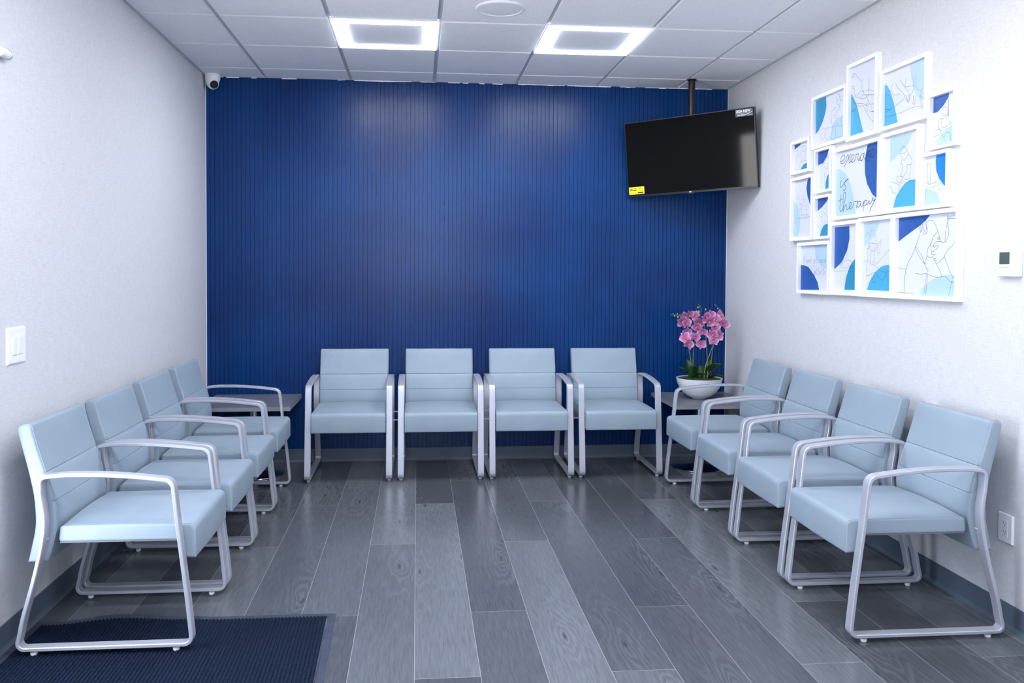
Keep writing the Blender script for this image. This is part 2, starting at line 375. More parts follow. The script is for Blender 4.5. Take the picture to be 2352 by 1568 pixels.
# glazed entrance in the left wall, window behind the camera
def glazing(name, y0, y1, z0, z1, bars, place):
    bm = bmesh.new(); w = .05
    def b(u0, v0, u1, v1, t=.03):
        box(bm, *place(u0, v0, u1, v1, t))
    b(y0, z0, y0 + w, z1); b(y1 - w, z0, y1, z1); b(y0 + w, z1 - w, y1 - w, z1); b(y0 + w, z0, y1 - w, z0 + (.2 if z0 < .1 else w))
    for u in bars: b(u - w / 2, z0 + (.2 if z0 < .1 else w), u + w / 2, z1 - w)
    r = struct(name, bm, M['silver'])
    bm = bmesh.new(); box(bm, *place(y0 + w, z0 + w, y1 - w, z1 - w, .003)); p = obj('glass', bm, M['glass'], r)
    return r
glazing('door_1', DOOR[0], DOOR[1], 0.0, DOOR[2], [(DOOR[0] + DOOR[1]) / 2], lambda u0, v0, u1, v1, t: ((-.075 - t, u0, v0), (-.075 + t, u1, v1)))
glazing('window_1', WIN[0], WIN[1], WIN[2], WIN[3], [(WIN[0] + WIN[1]) / 2], lambda u0, v0, u1, v1, t: ((u0, YF - .075 - t, v0), (u1, YF - .075 + t, v1)))

# ------------------------------------------------------------------ ceiling lights, speaker, camera dome
def ceiling_light(cx, cy, label):
    t = thing('ceiling_light', label, 'ceiling light', (cx, cy, H), 0, 'square LED frame lights in the ceiling grid')
    bm = bmesh.new(); o, i = .296, .232
    ring(bm, -o, -o, o, o, o - i, o - i, o - i, o - i, -.004, .010)
    obj('lit_border', bm, M['led'], t)
    bm = bmesh.new(); box(bm, (-i, -i, .0008), (i, i, .0105)); obj('centre_panel', bm, M['tile'], t)
    bm = bmesh.new(); e = .3035
    ring(bm, -e, -e, e, e, e - o - .0003, e - o - .0003, e - o - .0003, e - o - .0003, -.002, .010)
    obj('rim', bm, M['white'], t)
cl_labels = {(1, 1): 'glowing square frame light in the ceiling, left one before the blue wall', (3, 1): 'glowing square frame light in the ceiling, right one near the television'}
for c, r in LIGHTS:
    if r == 1: lb = cl_labels[(c, r)]
    else: lb = 'glowing square frame light in the %s ceiling row, %s side' % ({5: 'middle', 9: 'front'}[r], 'left' if c == 1 else 'right')
    ceiling_light(XG + T * (c + .5), YG - T * (r + .5), lb)
t = thing('ceiling_speaker', 'round white flush speaker in a ceiling tile at the top edge', 'speaker', (1.960, -1.785, H))
bm = bmesh.new(); lathe(bm, [(.132, .004), (.132, -.003), (.128, -.007), (.118, -.008), (.114, -.004), (.114, .004)], 64, caps=False); obj('rim', bm, M['white'], t, smooth=40)
bm = bmesh.new(); lathe(bm, [(.1135, .003), (.1135, -.004), (.10, -.0055), (.0005, -.006)], 64); obj('grille', bm, M['offwhite'], t, smooth=40)

t = thing('dome_camera', 'small white dome security camera with black lens in the ceiling corner', 'security camera', (.066, -.066, H))
bm = bmesh.new(); lathe(bm, [(.0005, 0), (.052, 0), (.054, -.006), (.053, -.03), (.047, -.05), (.044, -.056), (.0005, -.056)], 40); obj('housing', bm, M['white'], t, smooth=35)
ball = bmesh.new(); bmesh.ops.create_uvsphere(ball, u_segments=32, v_segments=20, radius=.043)
for v in ball.verts: v.co.z -= .062
obj('eyeball', ball, M['white'], t, smooth=True)
d = Vector((.45, -.80, -.40)).normalized(); q = d.to_track_quat('Z', 'Y').to_matrix().to_4x4(); q.translation = Vector((0, 0, -.062)) + d * .028
bm = bmesh.new(); lathe(bm, [(.0285, 0), (.0285, .014), (.024, .018), (.0005, .0185)], 32); bm.transform(q); obj('lens', bm, M['black'], t, smooth=35)
bm = bmesh.new(); lathe(bm, [(.033, -.004), (.033, .008), (.0288, .010), (.0288, -.004)], 32, caps=False); bm.transform(q); obj('lens_ring', bm, M['white'], t, smooth=35)

# ------------------------------------------------------------------ waiting-room chair
# profile in (d, z): d = distance from the wall, z = height
FR = [(.075, .0265), (.100, .130), (.136, .250), (.162, .370), (.177, .450), (.179, .510), (.170, .570), (.158, .648)]
def frame_path():
    rear = catmull([(.093, .085), (.104, .140), (.136, .255), (.161, .360), (.176, .445), (.178, .510), (.168, .580), (.166, .607)], 4)
    top = catmull([(.205, .657), (.26, .6605), (.375, .659), (.49, .651), (.575, .641)], 4)
    front = [(.640, .565), (.652, .450), (.668, .320), (.684, .190), (.695, .085)]
    P = [(.078, .0255)] + rear + [(.1665, .652)] + top + [(.6315, .634)] + front + [(.7005, .0255)]
    rads = [.052] + [0] * len(rear) + [.040] + [0] * len(top) + [.058] + [0] * len(front) + [.052]
    return fillet(P, rads, 8)
FP = frame_path()
def band(bm, x0, w=.042, t=.0145, ch=.0028):
    N = len(FP); cs = [(-w / 2, -t / 2 + ch), (-w / 2 + ch, -t / 2), (w / 2 - ch, -t / 2), (w / 2, -t / 2 + ch), (w / 2, t / 2 - ch), (w / 2 - ch, t / 2), (-w / 2 + ch, t / 2), (-w / 2, t / 2 - ch)]
    rings = []
    for i in range(N):
        p = Vector(FP[i]); tg = (Vector(FP[(i + 1) % N]) - Vector(FP[i - 1])).normalized(); n = Vector((-tg.y, tg.x))
        rings.append([bm.verts.new((x0 + a, -(p.x + n.x * b), p.y + n.y * b)) for a, b in cs])
    for i in range(N):
        A, Bq = rings[i], rings[(i + 1) % N]
        for k in range(8): bm.faces.new((A[k], A[(k + 1) % 8], Bq[(k + 1) % 8], Bq[k]))
def offset_in(P, r):
    """inward offset of a counter-clockwise-or-clockwise closed 2-D profile"""
    N = len(P); area = sum(P[i - 1][0] * P[i][1] - P[i][0] * P[i - 1][1] for i in range(N)); s = 1 if area > 0 else -1; out = []
    for i in range(N):
        a = (Vector(P[i]) - Vector(P[i - 1])); b = (Vector(P[(i + 1) % N]) - Vector(P[i]))
        if a.length < 1e-7: a = b
        if b.length < 1e-7: b = a
        a.normalize(); b.normalize(); n1 = Vector((-a.y, a.x)) * s; n2 = Vector((-b.y, b.x)) * s
        n = (n1 + n2); n = n / max(n.length, 1e-6); k = min(1.6, 1 / max(.4, n.dot(n1)))
        out.append((P[i][0] + n.x * r * k, P[i][1] + n.y * r * k))
    return out
def cushion(bm, P, hw, rnd, crown):
    secs = []
    for k in range(5):
        a = k / 4 * math.pi / 2; secs.append((-hw + rnd * (1 - math.sin(a)), rnd * (1 - math.cos(a)) if k else rnd))
    secs = [(-hw + rnd * (1 - math.cos(a)), rnd * (1 - math.sin(a))) for a in (0, .35, .8, 1.2, math.pi / 2)]
    mids = [-hw + (2 * hw) * f for f in (.08, .16, .26, .38, .5)]
    half = secs + [(x, 0.) for x in mids]
    full = half + [(-x, r) for x, r in reversed(half[:-1])]
    rings = []
    for x, r in full:
        Q = offset_in(P, r) if r > 0 else P
        c = crown * (1 - (abs(x) / hw) ** 2)
        Q2 = []
        for i, (d_, z_) in enumerate(Q):
            w_ = CW[i] if CW else (0, 0)
            Q2.append((d_ + w_[0] * c, z_ + w_[1] * c))
        rings.append([bm.verts.new((x, -a, b)) for a, b in Q2])
    for A, Bq in zip(rings, rings[1:]):
        for k in range(len(P)): bm.faces.new((A[k], A[(k + 1) % len(P)], Bq[(k + 1) % len(P)], Bq[k]))
    bm.faces.new(rings[0]); bm.faces.new(rings[-1])
SEATP = fillet([(.214, .404), (.222, .462), (.45, .464), (.704, .462), (.7055, .333), (.664, .336), (.656, .404)], [.010, .010, 0, .024, .008, .006, .004], 5)
s_top = [(i, p) for i, p in enumerate(SEATP)]
CW_seat = [((0, 1) if (z > .455 and d_ < .68) else ((.35, .5) if d_ > .68 and z > .44 else ((.5, 0) if d_ > .70 else (0, 0)))) for d_, z in SEATP]
front = catmull([(.121, .829), (.140, .760), (.158, .700), (.1685, .6660)], 3)[:-1] + [(.1690, .6645), (.1655, .6620), (.1700, .6595)] + catmull([(.1735, .655), (.188, .610), (.1985, .562)], 3)[1:-1] + [(.1995, .5575), (.1965, .5550), (.2008, .5525)] + catmull([(.2025, .548), (.2075, .50), (.2065, .46), (.195, .405), (.174, .333)], 3)[1:]
back = catmull([(.104, .331), (.118, .390), (.130, .450), (.1325, .50), (.126, .58), (.108, .67), (.088, .75), (.070, .822)], 3)
BACKP = back[:-1] + fillet([(.080, .790), (.068, .838), (.119, .839), (.140, .760)], [0, .018, .016, 0], 6)[1:-1] + front[1:]
CW_back = [((1, 0) if (d_ > .0 and z < .82 and i > len(back) + 8) else (0, 0)) for i, (d_, z) in enumerate(BACKP)]
def make_chair(label, group):
    global CW
    t = thing('waiting_chair', label, 'chair', (0, 0, 0), 0, group)
    for s in (-1, 1):
        bm = bmesh.new(); band(bm, s * .2685)
        f = obj('side_frame', bm, M['silver'], t, smooth=30)
        for dd in (.135, .640):
            bm = bmesh.new(); lathe(bm, [(.0005, .0005), (.011, .0005), (.0125, .004), (.0125, .0115), (.006, .0125), (.006, .0195), (.0005, .0195)], 16, (s * .2685, -dd, 0))
            obj('floor_glide', bm, M['white'], f, smooth=40)
    CW = CW_seat; bm = bmesh.new(); cushion(bm, SEATP, .246, .008, .010); st = obj('seat', bm, M['fabric'], t, smooth=50)
    Q = offset_in(SEATP, .0015)
    for s in (-1, 1):
        bm = bmesh.new(); P_ = [p for p in offset_in(SEATP, .0002) if p[1] > .415 or p[0] > .70]
        tube(bm, [(s * .2405, -a, b) for a, b in P_], .0017, 6)
        obj('piping', bm, M['fabric'], st, smooth=True)
    CW = CW_back; bm = bmesh.new(); cushion(bm, BACKP, .2465, .010, .004); bk = obj('backrest', bm, M['fabric'], t, smooth=40)
    fr_ = [(a, b) for i, (a, b) in enumerate(BACKP) if i >= len(back) + 4]
    for s in (-1, 1):
        bm = bmesh.new(); tube(bm, [(s * .2385, -a - .0003, b) for a, b in fr_], .0016, 6)
        obj('piping', bm, M['fabric'], bk, smooth=True)
    # under-seat support plate that reaches out to the neighbours, with a slot at each end
    CW = None; bm = bmesh.new()
    box(bm, (-.235, -.640, .3980), (.235, -.215, .4035)); obj('seat_pan', bm, M['pan'], t)
    for yy_, zz_, rr1 in ((-.176, .42, .0055), (-.655, .385, .0055)):
        bm = bmesh.new(); tube(bm, [(-.262, yy_, zz_), (.262, yy_, zz_)], rr1, 10); obj('cross_bar', bm, M['silver'], t, smooth=True)
    return t
PI2 = math.pi / 2
gB, gL, gR = 'armchairs along the blue wall', 'armchairs along the left wall', 'armchairs along the right wall'
xb = [1.0720 + .615 * k for k in range(4)]
c0 = make_chair('pale blue armchair against blue wall, leftmost of the four facing the camera', gB); c0.location = (xb[0], .052, 0)
CH = {'B': [c0], 'L': [], 'R': []}
CH['B'].append(dup(c0, (xb[1], .052, 0), 0, 'pale blue armchair against blue wall, second from the left-hand table', gB))
CH['B'].append(dup(c0, (xb[2], .052, 0), 0, 'pale blue armchair against blue wall, second from the right-hand table', gB))
CH['B'].append(dup(c0, (xb[3], .052, 0), 0, 'pale blue armchair against blue wall, rightmost of four, closest to the orchid', gB))
LL = ['pale blue armchair on left wall nearest the camera, standing on dark mat', 'pale blue armchair on left wall, directly behind the one on the mat', 'pale blue armchair on left wall, second from the corner table', 'pale blue armchair at far end of left wall beside the corner table']
for k, lb in enumerate(LL): CH['L'].append(dup(c0, (0, -2.811 + .6148 * k, .005 if k == 0 else 0), PI2, lb, gL))
RL = ['pale blue armchair on right wall nearest the camera, beside the outlet', 'pale blue armchair on right wall, directly behind the nearest one', 'pale blue armchair on right wall, second from the orchid table', 'pale blue armchair at far end of right wall beside the orchid table']
for k, lb in enumerate(RL): CH['R'].append(dup(c0, (XR - .006, -2.932 + .6148 * k, 0), -PI2, lb, gR))

def plate(x0, x1):
    bm = bmesh.new(); ring(bm, x0, -.575, x1, -.215, .010, .022, .010, .022, .3925, .3979)
    me = bpy.data.meshes.new('linking_plate'); bmesh.ops.recalc_face_normals(bm, faces=bm.faces); bm.to_mesh(me); bm.free(); me.materials.append(M['silver']); return me
PLM, PLT = plate(.225, .379), plate(-.330, -.225)
for chairs_, skip in ((CH['B'], 3), (CH['L'], 3), (CH['R'], 0)):
    for k, ch in enumerate(chairs_):
        if k != skip: o = bpy.data.objects.new('linking_plate', PLM); COL.objects.link(o); o.parent = ch
o = bpy.data.objects.new('linking_plate', PLT); COL.objects.link(o); o.parent = CH['R'][3]

# ------------------------------------------------------------------ corner tables
def side_table(x0, x1, y0, y1, zt, cx, cy, label):
    t = thing('side_table', label, 'table', (cx, cy, 0), 0, 'grey square pedestal tables in the corners')
    bm = bmesh.new(); box(bm, (x0 - cx, y0 - cy, zt - .002), (x1 - cx, y1 - cy, zt)); box(bm, (x0 - cx, y0 - cy, zt - .028), (x1 - cx, y1 - cy, zt - .002), mi=1)
    obj('table_top', bm, [M['table'], M['tedge']], t)
    bm = bmesh.new(); lathe(bm, [(.0255, .012), (.0255, zt - .036)], 32); obj('column', bm, M['chrome'], t, smooth=40)
    bm = bmesh.new(); box(bm, (-.12, -.12, zt - .034), (.12, .12, zt - .028)); obj('mounting_plate', bm, M['darkmetal'], t)
    bm = bmesh.new(); lathe(bm, [(.0005, .001), (.212, .001), (.214, .004), (.212, .008), (.19, .0125), (.06, .018), (.034, .024), (.030, .034), (.0005, .034)], 64); obj('base', bm, M['chrome'], t, smooth=40)
side_table(.072, .684, -.600, -.012, .505, .40, -.33, 'grey square-topped pedestal table in the left corner, bare top')
side_table(3.300, 3.874, -.640, -.012, .496, 3.572, -.33, 'grey square-topped pedestal table in the right corner under the orchid')

# ------------------------------------------------------------------ orchid
def m_petal():
    a = NT('orchid_petal'); tc = a.n('ShaderNodeTexCoord'); ln = a.n('ShaderNodeVectorMath', operation='LENGTH'); a.l(tc.outputs['Object'], ln.inputs[0])
    nz = a.n('ShaderNodeTexNoise', i_Scale=140.0, i_Detail=3.0); a.l(tc.outputs['Object'], nz.inputs['Vector'])
    s = a.math('ADD', a.math('MULTIPLY', ln.outputs['Value'], 22.0), a.math('MULTIPLY', nz.outputs[0], .35))
    a.l(a.ramp(s, [(.18, hexc('8a2a66')), (.45, hexc('b25a98')), (.85, hexc('c27fb2')), (1.12, hexc('e2bcd8'))]), a.b.inputs['Base Color'])
    a.b.inputs['Roughness'].default_value = .5; return a.m
def m_leaf():
    a = NT('orchid_leaf'); tc = a.n('ShaderNodeTexCoord'); nz = a.n('ShaderNodeTexNoise', i_Scale=18.0, i_Detail=3.0); a.l(tc.outputs['Object'], nz.inputs['Vector'])
    a.l(a.ramp(nz.outputs[0], [(.3, hexc('0a2c10')), (.7, hexc('17491b'))]), a.b.inputs['Base Color']); a.b.inputs['Roughness'].default_value = .38; return a.m
PET, LEAF, LIP = m_petal(), m_leaf(), mat('orchid_lip', 'e08a4a', .5, noise=(200, .2))
OX, OY, OZ = 3.567, -.330, .496
plant = thing('potted_orchid', 'artificial pink orchid in a white bowl on the right corner table', 'potted plant', (OX, OY, OZ))
bm = bmesh.new()
pr = [(.0005, .001), (.047, .001), (.050, .005), (.082, .017), (.116, .043), (.142, .078), (.158, .116), (.1635, .146), (.1645, .150), (.161, .150), (.152, .120), (.128, .080), (.10, .055), (.0005, .050)]
lathe(bm, pr, 72); obj('bowl', bm, M['bowl'], plant, smooth=50)
bm = bmesh.new(); lathe(bm, [(.157, .136), (.150, .144), (.10, .149), (.0005, .151)], 48); obj('moss', bm, M['moss'], plant, smooth=True)
def leaf(base, tip, width, arch, roll=0.):
    b, e = Vector(base), Vector(tip); ax = (e - b); L_ = ax.length; ax.normalize(); side = ax.cross(Vector((0, 0, 1)))
    if side.length < .3: side = Vector((1, .2, 0))
    side.normalize(); up_ = side.cross(ax).normalized(); side = (side * math.cos(roll) + up_ * math.sin(roll)); up_ = side.cross(ax).normalized()
    bm = bmesh.new(); n, m_ = 12, 6; top = []; bot = []
    for i in range(n + 1):
        t_ = i / n; w_ = width * (math.sin(math.pi * min(1, t_ * .93 + .07)) ** .6) * (.55 + .45 * t_) * (1 if t_ < .98 else .5)
        cen = b + ax * L_ * t_ + up_ * arch * math.sin(math.pi * t_ * .9)
        for arr, off in ((top, .0008), (bot, -.0008)):
            arr.append([bm.verts.new(cen + side * w_ * (j / m_ - .5) + up_ * (abs(j / m_ - .5) * 2) ** 1.5 * width * .16 + up_ * off) for j in range(m_ + 1)])
    for arr in (top, bot):
        for i in range(n):
            for j in range(m_): bm.faces.new((arr[i][j], arr[i][j + 1], arr[i + 1][j + 1], arr[i + 1][j]))
    for i in range(n):
        for j in (0, m_): bm.faces.new((top[i][j], top[i + 1][j], bot[i + 1][j], bot[i][j]))
    for i in (0, n):
        for j in range(m_): bm.faces.new((top[i][j], top[i][j + 1], bot[i][j + 1], bot[i][j]))
    obj('leaf', bm, LEAF, plant, smooth=60)
W2 = lambda x, y, z: (x - OX, y - OY, z - OZ)
for b_, e_, w_, a_, r_ in [((3.50, -.33, .640), (3.392, -.37, .715), .050, .020, .3), ((3.495, -.37, .640), (3.497, -.43, .742), .066, .010, .2), ((3.545, -.34, .640), (3.512, -.30, .730), .050, .015, -.5),
        ((3.57, -.33, .640), (3.575, -.31, .745), .040, .006, .4), ((3.595, -.35, .640), (3.715, -.40, .735), .075, .030, .5), ((3.64, -.32, .645), (3.752, -.30, .730), .060, .020, .1),
        ((3.62, -.37, .640), (3.700, -.47, .658), .050, .018, 0.), ((3.49, -.38, .638), (3.575, -.455, .672), .050, .022, .2), ((3.51, -.29, .645), (3.492, -.25, .775), .046, .01, .3), ((3.66, -.29, .645), (3.69, -.24, .775), .06, .01, .2), ((3.53, -.26, .64), (3.44, -.19, .69), .06, .02, 0.), ((3.62, -.26, .64), (3.68, -.18, .70), .06, .02, 0.)]:
    leaf(W2(*b_), W2(*e_), w_ * 1.45, a_, r_)
def flower_mesh():
    bm = bmesh.new()
    def petal(ang, L_, w_, tilt, z0, cup):
        n, m_ = 7, 6; g_ = []
        for i in range(n + 1):
            t_ = i / n; ww = w_ * math.sin(math.pi * min(1, .10 + .90 * t_) ** .85) ** .55 if t_ < 1 else w_ * .12
            row = []
            for j in range(m_ + 1):
                s_ = j / m_ - .5; x_ = ww * s_; y_ = .003 + L_ * t_ * (1 - .10 * (2 * s_) ** 2 * t_); z_ = z0 + tilt * t_ * L_ + cup * (2 * s_) ** 2 * ww + .0012 * math.sin(9 * s_ + 5 * t_)
                row.append(bm.verts.new((x_ * math.cos(ang) - y_ * math.sin(ang), x_ * math.sin(ang) + y_ * math.cos(ang), z_)))
            g_.append(row)
        for i in range(n):
            for j in range(m_): bm.faces.new((g_[i][j], g_[i][j + 1], g_[i + 1][j + 1], g_[i + 1][j]))
    for ang in (0, R(128), R(-128)): petal(ang, .038, .026, .15, -.001, .12)
    for ang in (R(72), R(-72)): petal(ang, .041, .046, .22, .001, .10)
    for f in bm.faces: f.material_index = 0
    n0 = len(bm.faces)
    for p_, q_, rr in (((0, 0, .001), (0, -.009, .012), .0034), ((0, 0, .003), (.008, -.004, .012), .0032), ((0, 0, .003), (-.008, -.004, .012), .0032)):
        tube(bm, [p_, tuple((a + b) / 2 for a, b in zip(p_, q_)), q_], [rr * .8, rr, rr * .45], 8, mi=1)
    me = bpy.data.meshes.new('flower'); bm.normal_update(); bm.to_mesh(me); bm.free(); me.materials.append(PET); me.materials.append(LIP)
    me.polygons.foreach_set('use_smooth', [True] * len(me.polygons)); return me
FLM = flower_mesh()
def bud_mesh():
    bm = bmesh.new(); bmesh.ops.create_uvsphere(bm, u_segments=12, v_segments=8, radius=1)
    for v in bm.verts: v.co.z *= 1.25
    me = bpy.data.meshes.new('bud'); bm.to_mesh(me); bm.free(); me.materials.append(M['bud']); me.polygons.foreach_set('use_smooth', [True] * len(me.polygons)); return me
BDM = bud_mesh()
STEMS = [
  ([(3.510, -.34, .636), (3.498, -.35, .761), (3.477, -.36, .868), (3.465, -.36, 1.037), (3.444, -.36, 1.110), (3.395, -.36, 1.103), (3.341, -.36, 1.105)],
   [(3.427, 1.093, -50), (3.460, 1.104, 30), (3.414, 1.062, 70), (3.442, 1.045, 10), (3.446, .984, 0), (3.434, .943, 40), (3.459, .897, -25)], [(3.395, 1.088, .0075), (3.390, 1.112, .0045), (3.368, 1.095, .005), (3.360, 1.113, .003), (3.343, 1.105, .0025)]),
  ([(3.530, -.31, .636), (3.529, -.30, .747), (3.536, -.30, .868), (3.550, -.31, .955), (3.564, -.32, 1.062), (3.578, -.33, 1.134), (3.558, -.33, 1.178)],
   [(3.529, 1.093, 60), (3.540, 1.018, 20), (3.531, .941, -20), (3.568, .897, 170), (3.554, 1.052, -50)], [(3.566, 1.124, .008), (3.558, 1.156, .0055), (3.560, 1.177, .003), (3.573, 1.163, .0035)]),
  ([(3.620, -.35, .636), (3.617, -.36, .736), (3.600, -.37, .936), (3.586, -.37, 1.062), (3.593, -.37, 1.144)],
   [(3.618, 1.103, 10), (3.609, 1.062, -60), (3.565, .984, 5), (3.585, 1.090, 80)], [(3.595, 1.144, .0055)]),
  ([(3.585, -.38, .636), (3.597, -.38, .741), (3.651, -.37, .882), (3.684, -.36, .989), (3.707, -.35, 1.125), (3.667, -.35, 1.178)],
   [(3.683, 1.105, 75), (3.664, 1.066, 60), (3.659, 1.018, -15), (3.640, .965, 30), (3.650, .916, -5), (3.684, .964, -70)], [(3.697, 1.127, .005), (3.687, 1.149, .0045), (3.667, 1.176, .003)]),
  ([(3.660, -.31, .636), (3.667, -.30, .775), (3.690, -.31, .930), (3.729, -.32, 1.013), (3.748, -.32, 1.071), (3.768, -.32, 1.064)],
   [(3.703, 1.042, 10), (3.738, 1.037, -30), (3.690, .975, 40), (3.715, 1.080, -80)], [(3.733, 1.092, .0078), (3.746, 1.066, .0045), (3.760, 1.076, .004), (3.768, 1.061, .003)])]
for pts, fl, bd in STEMS:
    bm = bmesh.new(); P_ = catmull([W2(*p) for p in pts], 6); tube(bm, P_, [.0032 - .0018 * i / len(P_) for i in range(len(P_))], 8)
    yy = pts[3][1]
    for x, z, r in bd: tube(bm, [min((Vector(p) for p in P_), key=lambda p: (p - Vector(W2(x, yy, z))).length), W2(x, yy, z)], .0009, 5)
    for x, z, a in fl:
        c_ = Vector(W2(x, yy - .022, z)); near = min((Vector(p) for p in P_), key=lambda p: (p - c_).length); tube(bm, [near, (near + c_) / 2 + Vector((0, 0, .004)), c_], .0011, 5)
    st = obj('stem', bm, M['stem'], plant, smooth=True)
    for k, (x, z, a) in enumerate(fl):
        o = bpy.data.objects.new('flower', FLM); COL.objects.link(o); o.parent = st
        face = Vector((random.uniform(-.9, .6), -1, random.uniform(-.55, .45))).normalized()
        o.matrix_local = Matrix.Translation(W2(x, yy - .030 - .010 * (k % 2), z)) @ face.to_track_quat('Z', 'Y').to_matrix().to_4x4() @ Matrix.Rotation(R(a), 4, 'Z') @ Matrix.Scale(random.uniform(.92, 1.16), 4)
    for x, z, r in bd:
        o = bpy.data.objects.new('bud', BDM); COL.objects.link(o); o.parent = st; o.location = W2(x, yy, z); o.scale = (r, r, r)

# ------------------------------------------------------------------ television and its ceiling mount
TVC, TVY, TVT, TVR, TW, TH = Vector((3.459, -.359, 2.257)), -.672, .104, .030, .967, .550
right = Vector((math.cos(TVY), math.sin(TVY), 0)); nrm = Vector((math.sin(TVY), -math.cos(TVY), 0))
upv = Vector((0, 0, 1)) * math.cos(TVT) + nrm * math.sin(TVT); nn = right.cross(upv)
rr_ = right * math.cos(TVR) + upv * math.sin(TVR); uu_ = -right * math.sin(TVR) + upv * math.cos(TVR)
tv = thing('television', 'large black flat television hanging tilted from the ceiling, right corner', 'television')
mt = Matrix((rr_, uu_, rr_.cross(uu_))).transposed().to_4x4(); mt.translation = TVC; tv.matrix_world = mt   # local x right, y up, z towards the viewer
bm = bmesh.new(); hw, hh = TW / 2, TH / 2
vs = box(bm, (-hw, -hh, -.030), (hw, hh, -.001)); box(bm, (-hw * .72, -hh * .8, -.052), (hw * .72, hh * .35, -.0295), bev=.008)
obj('back_shell', bm, M['black'], tv)
bm = bmesh.new(); box(bm, (-hw + .006, -hh + .014, -.001), (hw - .006, hh - .006, .0005)); obj('screen', bm, M['screen'], tv)
bm = bmesh.new(); ring(bm, -hw, -hh, hw, hh, .006, .014, .006, .006, -.0012, .002)
obj('bezel', bm, M['bezel'], tv)
bm = bmesh.new(); box(bm, (-.022, -hh - .008, -.014), (.022, -hh, .0), bev=.002); obj('sensor_bump', bm, M['black'], tv)
def text_obj(name, body, size, loc, parent, m_, bold=0., shear=0., sx=1.):
    cu = bpy.data.curves.new(name, 'FONT'); cu.body = body; cu.size = size; cu.extrude = .0002; cu.offset = bold; cu.shear = shear; cu.align_x = 'LEFT'
    o = bpy.data.objects.new(name + '_tmp', cu); COL.objects.link(o); bpy.context.view_layer.update()
    me = bpy.data.meshes.new_from_object(o); bpy.data.objects.remove(o); me.materials.clear(); me.materials.append(m_)
    r = bpy.data.objects.new(name, me); COL.objects.link(r); r.parent = parent; r.location = loc; r.scale = (sx, 1, 1); return r
text_obj('logo', 'LG', .013, (-.0085, -hh + .0035, .0028), tv, M['whiteink'], .0004)
# printed stickers on the glass
bm = bmesh.new(); box(bm, (hw - .132, hh - .058, .0006), (hw - .012, hh - .009, .0009)); sk = obj('promo_sticker', bm, M['sticker'], tv)
text_obj('sticker_text', '2024 NEW', .0235, (hw - .128, hh - .030, .0011), sk, M['whiteink'], .0006, 0, .93)
text_obj('sticker_text', 'LG UHD', .0125, (hw - .117, hh - .052, .0011), sk, M['whiteink'], .0004, 0, 1.)
bm = bmesh.new(); tube(bm, [(hw - .072, hh - .050, .0011), (hw - .052, hh - .044, .0011), (hw - .032, hh - .036, .0011), (hw - .014, hh - .030, .0011)], [.0024, .0022, .0018, .0008], 4)
box(bm, (hw - .13, hh - .0365, .0009), (hw - .05, hh - .0355, .0012)); box(bm, (hw - .05, hh - .053, .0009), (hw - .016, hh - .052, .0012)); obj('sticker_swoosh', bm, M['whiteink'], sk)
bm = bmesh.new(); ex, ey, ew, eh = -hw + .008, -hh + .020, .122, .055
box(bm, (ex, ey, .0006), (ex + ew, ey + eh, .0010)); en = obj('energy_label', bm, M['yellow'], tv)
bm = bmesh.new()
for a in [(.008, .040, .030, .0435), (.008, .030, .031, .0345), (.034, .028, .060, .0325), (.045, .042, .058, .045), (.076, .040, .098, .0415), (.076, .044, .098, .0455), (.012, .021, .030, .0222), (.070, .008, .112, .0155),
          (.033, .020, .0337, .050), (.073, .020, .0737, .050), (.033, .0497, .0737, .0505), (.010, .012, .058, .0128), (.078, .024, .108, .0248), (.078, .029, .108, .0298), (.078, .034, .108, .0348)]:
    box(bm, (ex + a[0], ey + a[1], .0010), (ex + a[2], ey + a[3], .0012))
obj('label_print', bm, M['ink'], en)
mn = thing('television_mount', 'black steel ceiling pole and bracket carrying the television', 'mount', (3.503, -.285, H))
bm = bmesh.new(); lathe(bm, [(.024, 0), (.024, -.47)], 32); obj('pole', bm, M['blackmetal'], mn, smooth=40)
bm = bmesh.new(); lathe(bm, [(.034, 0), (.034, -.004), (.026, -.007)], 32); obj('ceiling_collar', bm, M['blackmetal'], mn, smooth=40)
bm = bmesh.new(); lathe(bm, [(.0245, -.30), (.030, -.302), (.030, -.33), (.0245, -.332)], 32); obj('clamp', bm, M['blackmetal'], mn, smooth=40)
bm = bmesh.new(); box(bm, (-.03, -.03, -.03), (.03, .03, .03), bev=.004); box(bm, (-.10, -.20, .0), (.10, .20, .004))
q = Matrix((rr_, uu_, nn)).transposed().to_4x4()
bm.free(); bm = bmesh.new(); box(bm, (-.16, -.12, -.075), (.16, .12, -.066)); bm.transform(Matrix.Translation(TVC - Vector((3.503, -.285, H))) @ q)
tube(bm, [(0, 0, -.455), tuple(TVC - Vector((3.503, -.285, H)) - nn * .07)], .016, 10); obj('bracket', bm, M['blackmetal'], mn)

